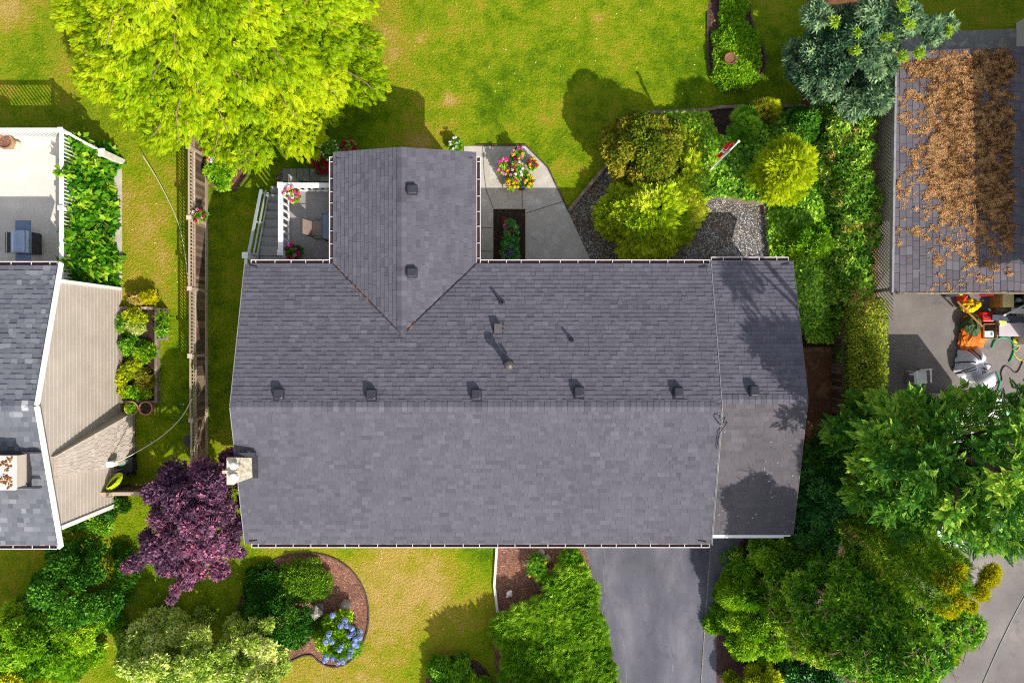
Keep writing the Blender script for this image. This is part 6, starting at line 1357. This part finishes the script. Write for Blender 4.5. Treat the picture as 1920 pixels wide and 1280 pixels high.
vg = (('tomato_plant', 'yellowing leafy plant at the upper end of the vegetable bed', 252, 592, 24, 16, 'yel', .55), ('tomato_plant', 'dry pale stalks and leaves below the upper end of the vegetable bed', 250, 612, 22, 14, 'varieg', .4),
      ('bean_plant', 'green bean row in the middle left of the vegetable bed', 244, 645, 16, 26, 'mid', .5), ('bean_plant', 'green bean row in the middle right of the vegetable bed', 272, 660, 20, 26, 'bright', .5),
      ('squash_plant', 'yellow green squash leaves in the lower middle of the vegetable bed', 250, 690, 24, 20, 'yel', .5), ('squash_plant', 'brownish green squash patch at the lower right of the vegetable bed', 275, 710, 18, 22, 'olive', .45),
      ('pepper_plant', 'low green plants at the lower end of the vegetable bed', 255, 735, 28, 15, 'bright', .4), ('pepper_plant', 'small leafy plant in the narrow planter box', 306, 598, 6, 16, 'bright', .5), ('pepper_plant', 'young plant at the lower end of the narrow planter box', 305, 620, 6, 8, 'mid', .45),
      ('golden_shrub', 'small yellow flowered shrub on the lawn above the vegetable bed', 280, 558, 15, 10, 'tip', .5), ('bronze_shrub', 'bronze brown dry shrub on the lawn next to the white siding corner', 257, 560, 14, 11, 'tan', .4), ('bean_plant', 'trailing greens spilling against the siding at the left of the bed', 231, 620, 9, 45, 'mid', .45), ('bean_plant', 'sparse greens against the siding near the terracotta pots', 232, 715, 8, 34, 'yel', .4))
for i, (nm, lbl, x, y, rx, ry, m, h) in enumerate(vg):
    shrub(nm, lbl, x, y, h, rx, ry, 9, .15, 900 if rx > 10 else 420, T_FERN if i % 2 else T_PAIR, .13, m, 160 + i, cat='plant', depth=.7, tsp=.22, w=(.4, .2, .5, .6))
def terracotta(px_, py_, label, planted):
    q = P(px_, py_, .4); q.z = 0; th_ = thing('terracotta_pot', label, 'pot', q)
    t = MB(); t.lathe([(.17, 0), (.22, .34), (.25, .35), (.25, .42), (.215, .42), (.205, .34)], q, 22); t.build('pot', M['terracotta'], th_, q)
    t = MB(); t.lathe([(.205, .36), (.01, .37)], q, 16); t.build('soil', M['soil'], th_, q)
    if planted: lb = clumps((q.x, q.y, .36), (.12, .12, .12), 7, .08, 181); crown('plant', G['bright'], th_, q, lb, 420, T_PAIR, .08, 182)
terracotta(246, 765, 'pale terracotta pot holding a small green plant below the vegetable bed', True)
terracotta(273, 765, 'pale terracotta pot with bare dark soil below the vegetable bed', False)
# hostas by the wing wall, hose coil, bins
lb = poly_lobes([(125, 972), (145, 962), (165, 955), (185, 948), (205, 940), (225, 934), (140, 980), (160, 972), (182, 966), (205, 958), (120, 982), (178, 982), (195, 985), (232, 945)], .35, .24, 186)
loc = P(175, 962); plant('hosta_patch', 'clump of long leaved dark green plants below the white wall band', 'plant', loc, lb, 1900, T_ROSETTE, .17, 'mid', 187, tint=.4, depth=.5)
t = MB(); q = P(215, 903, 1.0); rd = random.Random(9)
for k in range(7):
    pts = [q + Vector(((.30 - .02 * k) * math.cos(a) * .75 + .12 * math.sin(a), (.28 - .018 * k) * math.sin(a), .16 * math.cos(a + 1) + .02 * k + rd.uniform(-.02, .02))) for a in np.linspace(0, 6.283, 26)]; t.tube(pts, .022, 6)
tag(t.build('coiled_hose', pmat('lime_hose', S(186, 206, 20), S(166, 190, 16), 4, .4), None, q), 'lime green hose coil hanging at the side fence by the siding', 'hose')
q = P(240, 872, .3); q.z = 0; td = thing('garden_cart', 'dark garden cart with a green lid in the corner by the meter box', 'cart', q)
t = MB(); t.box(q + Vector((.02, .05, .34)), (.48, .56, .34)); t.build('tray', pmat('dark_plastic', S(38, 44, 46), S(26, 30, 32), 4, .5), td, q, bevel=.04)
t = MB(); t.box(q + Vector((-.10, .08, .54)), (.2, .14, .05), rz=.3); t.box(q + Vector((.05, .22, .53)), (.12, .08, .04)); t.build('green_lid', pmat('teal_plastic', S(30, 120, 100), None, rough=.5), td, q, bevel=.01)
t = MB(); t.tube([q + Vector((-.1, -.1, .5)), q + Vector((-.45, -.2, .62)), q + Vector((-.45, -.28, .6)), q + Vector((-.1, -.22, .48))], .015, 6); t.build('handle', M['steel'], td, q)
for s in (-1, 1): t = MB(); t.lathe([(.02, -.04), (.16, -.04), (.16, .04), (.02, .04)], q + Vector((.05, s * .33, .16)), 14, M=Matrix.Rotation(math.pi / 2, 3, 'X')); t.build('wheel', M['black'], td, q)
def barrel(px_, py_, r, h, label, m):
    q = P(px_, py_, h); q.z = 0; th_ = thing('storage_bin', label, 'bin', q)
    t = MB(); t.lathe([(r * .86, 0), (r, h * .9), (r, h)], q, 22); t.build('bin', m, th_, q)
    t = MB(); t.lathe([(r * 1.05, h), (r * 1.05, h + .03), (r * .8, h + .05), (.02, h + .06)], q, 22); t.build('lid', m, th_, q)
barrel(1131, 392, .20, .5, 'dark blue round bin half under the golden cypress on the gravel', pmat('navy_plastic', S(50, 62, 82), S(40, 50, 68), 3, .4))
barrel(356, 826, .22, .6, 'dark round bin standing against the left of the lattice fence', pmat('charcoal_plastic', S(60, 64, 68), S(44, 48, 52), 3, .4))
# ------------------------------------------------------------------ flowers round the house
def flowers(name, label, px_, py_, z, r, heads, m='mid', n=420, T=T_PAIR, size=.09, seed=1, base='bed', hr=.055, h=.3):
    q = P(px_, py_, z + h * .5); loc = Vector((q.x, q.y, z)); th_ = thing(name, label, 'flowers', loc)
    if base == 'pot':
        t = MB(); t.lathe([(r * .5, -.001), (r * .72, .24), (r * .78, .25), (r * .78, .29), (r * .6, .29)], loc, 16); t.build('pot', M['terracotta'], th_, loc)
    zb = z + (.25 if base == 'pot' else .08); lb = clumps((q.x, q.y, zb), (r * .7, r * .7, h * .8), 9, r * .42, seed)
    crown('foliage', G[m], th_, loc, lb, n, T, size, seed, ctr=loc, depth=.5)
    for i, (dx, dy, mm) in enumerate(heads): flower_head(th_, loc, (q.x + dx, q.y + dy, zb + h * .75 + .03 * (i % 3)), hr, mm, 24, .055, seed * 31 + i)
    return th_
def ring(ms, r, n, seed):
    rd = random.Random(seed); return [(r * math.sqrt(rd.random()) * math.cos(a), r * math.sqrt(rd.random()) * math.sin(a), rd.choice(ms)) for a in [6.283 * i / n + rd.random() for i in range(n)]]
flowers('potted_flowers', 'magenta and yellow potted flowers leftmost on the patio', 945, 318, .02, .27, ring(['mag', 'mag', 'ylw', 'pink'], .3, 22, 1), base='pot', seed=201, h=.5)
flowers('potted_flowers', 'pink potted flowers topmost of the patio group', 970, 293, .02, .25, ring(['pink', 'mag', 'ylw'], .24, 14, 2), base='pot', seed=202, h=.5)
flowers('potted_flowers', 'yellow flowered pot rightmost of the patio group', 998, 311, .02, .2, ring(['ylw', 'ylw', 'mag', 'red'], .2, 13, 3), base='pot', seed=203, h=.4)
flowers('potted_flowers', 'yellow and hot pink flowered pot at the lower left of the patio group', 960, 346, .02, .27, ring(['ylw', 'ylw', 'ylw', 'mag', 'pink'], .28, 22, 4), base='pot', seed=204, h=.4)
flowers('potted_flowers', 'yellow flowered pot with pink rim blooms at the lower right of the patio group', 991, 343, .02, .2, ring(['ylw', 'ylw', 'pink', 'red'], .22, 14, 5), base='pot', seed=205, h=.4)
flowers('potted_flowers', 'tall white and crimson flowered planter in the middle of the patio group', 972, 321, .02, .32, ring(['wht', 'red', 'mag', 'wht'], .26, 13, 6), m='wild', n=900, base='pot', seed=206, h=.75)
q = P(978, 345, .4); q.z = .02; cs = thing('flower_stand', 'slim dark stand with a heron figure casting a thin shadow beside the patio pots', 'plant stand', q)
t = MB(); t.tube([q, q + Vector((0, 0, .9)), q + Vector((.06, -.02, 1.15)), q + Vector((.02, .02, 1.3))], [.02, .018, .03, .015], 8); t.build('stand_pole', M['dark'], cs, q)
t = MB(); t.lathe([(.16, 0), (.16, .02), (.03, .03)], q, 16); t.build('foot', M['dark'], cs, q)
fl = flowers('rose_bush', 'dark green bush with crimson and violet blooms in the soil square by the patio', 957, 448, .02, .36, [(-.22, .62, 'red'), (-.16, .40, 'mag'), (.03, .20, 'red'), (.02, -.42, 'vio'), (.02, -.55, 'vio'), (-.16, -.66, 'vio')], m='rhod', n=10, seed=207, hr=.10, h=.75)
lo_ = Vector(fl.location); lb = [(lo_.x + x, lo_.y + y, .35 + z, .2, .22, .2, 0) for x, y, z in ((-.02, .5, 0), (.08, .3, .1), (-.05, .1, .1), (.1, -.05, .1), (-.12, -.2, .05), (.08, -.3, .1), (-.15, -.5, 0), (.12, -.55, .05), (0, -.7, 0))]
crown('leaves', G['rhod'], fl, lo_, lb, 1500, T_PAIR, .10, 208, ctr=lo_, depth=.6)
flowers('hanging_basket', 'basket of magenta, pink and white petunias at the upper rail of the back deck', 552, 366, 1.75, .26, ring(['mag', 'pink', 'mag', 'wht'], .27, 20, 7), m='yel', n=360, base='pot', seed=209, h=.3)
flowers('hanging_basket', 'basket of magenta flowers by the eaves at the foot of the back deck', 553, 475, 1.45, .30, ring(['mag', 'mag', 'pink', 'red'], .3, 16, 8), m='dark', n=500, base='pot', seed=210, h=.3)
flowers('petunia_clump', 'deep crimson flower clump beside the dark paving slab', 607, 312, .0, .36, ring(['red'], .36, 34, 9), m='dark', n=300, seed=211, h=.45, hr=.065)
flowers('petunia_clump', 'crimson flowers peeping out behind the back gable roof', 656, 277, .0, .28, ring(['red', 'red', 'mag'], .28, 18, 10), m='mid', n=300, seed=212, h=.4)
fl = flowers('flowering_shrub', 'white speckled green shrub at the upper left corner of the back gable', 620, 284, .0, .42, ring(['wht'], .42, 14, 11), m='wild', n=1700, seed=213, h=.8, hr=.03)
flowers('flowering_shrub', 'small white and pink flowered plant at the corner of the patio and gable', 853, 272, .0, .24, ring(['wht', 'wht', 'pink'], .22, 9, 12), m='mid', n=500, seed=214, h=.45, hr=.04)
flowers('fence_basket', 'red and pink flower basket hung on the lattice fence', 379, 408, .75, .24, ring(['red', 'red', 'pink', 'wht'], .24, 14, 13), m='mid', n=400, base='pot', seed=215, h=.3)
rs_ = shrub('rose_shrub', 'rose shrub with white blooms in the bark bed under the cedar', 408, 318, .9, 30, 34, 13, .22, 2200, T_PAIR, .12, 'bright', 216); lo_ = Vector(rs_.location)
for i, (x, y, m) in enumerate(((393, 293, 'wht'), (398, 297, 'wht'), (390, 299, 'pink'), (396, 302, 'wht'), (379, 282, 'red'), (384, 287, 'red'))): p_ = P(x, y, .9); flower_head(rs_, lo_, (p_.x, p_.y, .88), .07, m, 26, .06, 400 + i)
rock(217, 310, (.22, .16, .14), 'grey brown rock at the upper end of the pale concrete strip', sd=6)
# ------------------------------------------------------------------ flagpole
q = P(1322, 328, 1.0); fp = thing('flagpole', 'white flagpole leaning over the ivy with a drooping red and white flag', 'flagpole', q)
top = P(1384, 266, 3.3)
t = MB(); t.tube([q, top], [.035, .028], 10); t.ball(top + Vector((0, 0, .05)), (.05, .05, .05), 10, 7); t.build('pole', M['white'], fp, q)
t = MB(); t.tube([q + Vector((.05, .05, .9)), top + Vector((.05, .04, 0))], .008, 5); t.build('halyard', M['steel'], fp, q)
rd = random.Random(2); n_, k_ = 12, 24; sets = {'red': MB(), 'white': MB()}
def fpt(u, v):       # u across the cloth from the pole, v down the cloth
    d = (q - top).normalized(); p = top + Vector((-.05, .02, -.02)) + d * (.08 + 1.0 * v)
    wv = .06 * math.sin(u * 9 + v * 3); return p + Vector((-.17 * u * (1 - .25 * v) , .05 * u + wv * .5, -.3 * u - .05 * math.sin(v * 6)))
for j in range(k_):
    v0, v1 = j / k_, (j + 1) / k_; band = 'white' if .38 < (v0 + v1) / 2 < .66 else 'red'
    for i in range(n_):
        u0, u1 = i / n_, (i + 1) / n_; sets[band].add([fpt(u0, v0), fpt(u1, v0), fpt(u1, v1), fpt(u0, v1)], [(0, 1, 2, 3)])
fl = sets['red'].build('flag', pmat('red_cloth', S(212, 24, 50), S(196, 18, 44), 4, .7), fp, q)
sets['white'].build('flag_band', M['white'], fl, q)
leaf = [(.5, .0), (.42, .12), (.30, .10), (.34, .24), (.14, .22), (.22, .34), (.08, .44), (.30, .50), (.28, .62), (.46, .58), (.48, .74), (.52, .74), (.54, .58), (.72, .62), (.70, .50), (.92, .44), (.78, .34), (.86, .22), (.66, .24), (.70, .10), (.58, .12)]
t = MB(); t.add([fpt(.15 + .7 * a, .41 + .2 * b) + Vector((.004, -.006, .02)) for a, b in leaf], [tuple(range(len(leaf)))]); t.build('maple_leaf', pmat('red_leaf', S(212, 24, 50), None, rough=.7), fl, q)
# ------------------------------------------------------------------ trees outside the frame whose shadows reach into it
def offtree(name, label, x, y, h, r, seed, m='mid'):
    lb = clumps((x, y, h * .35), (r * .8, r * .8, h * .55), 26, r * .34, seed, -.2, .8)
    plant(name, label, 'tree', (x, y, 0), lb, 7000, T_PAIR, .34, m, seed, tr=.14, part='crown', stem='trunk', depth=.4)
offtree('garden_tree', 'round tree beyond the bottom edge, shading the front lawn', .9, -14.6, 3.6, 2.3, 231)
# ------------------------------------------------------------------ fallen leaves on the lawns
rg = np.random.default_rng(61); X = np.concatenate([rg.uniform(230, 470, 90), rg.uniform(700, 925, 60), rg.uniform(720, 1480, 120), rg.uniform(235, 345, 70)]); Y = np.concatenate([rg.uniform(1040, 1160, 90), rg.uniform(1040, 1270, 60), rg.uniform(10, 190, 120), rg.uniform(330, 830, 70)])
N = len(X); a = rg.random(N) * 6.28; pos = np.stack([(X - 960) * H / F, (640 - Y) * H / F, np.full(N, .02)], 1)
o = leaves_mesh('fallen_leaves', pos, np.stack([np.cos(a), np.sin(a), rg.normal(0, .1, N)], 1), np.stack([rg.normal(0, .2, N), rg.normal(0, .2, N), np.ones(N)], 1), rg.uniform(.03, .08, N), T_BROAD, rg.uniform(.2, 1, N), rg, G['varieg'], None, (0, 0, 0))
tag(o, 'scattered pale fallen leaves on the lawns', 'leaves', kind='stuff')
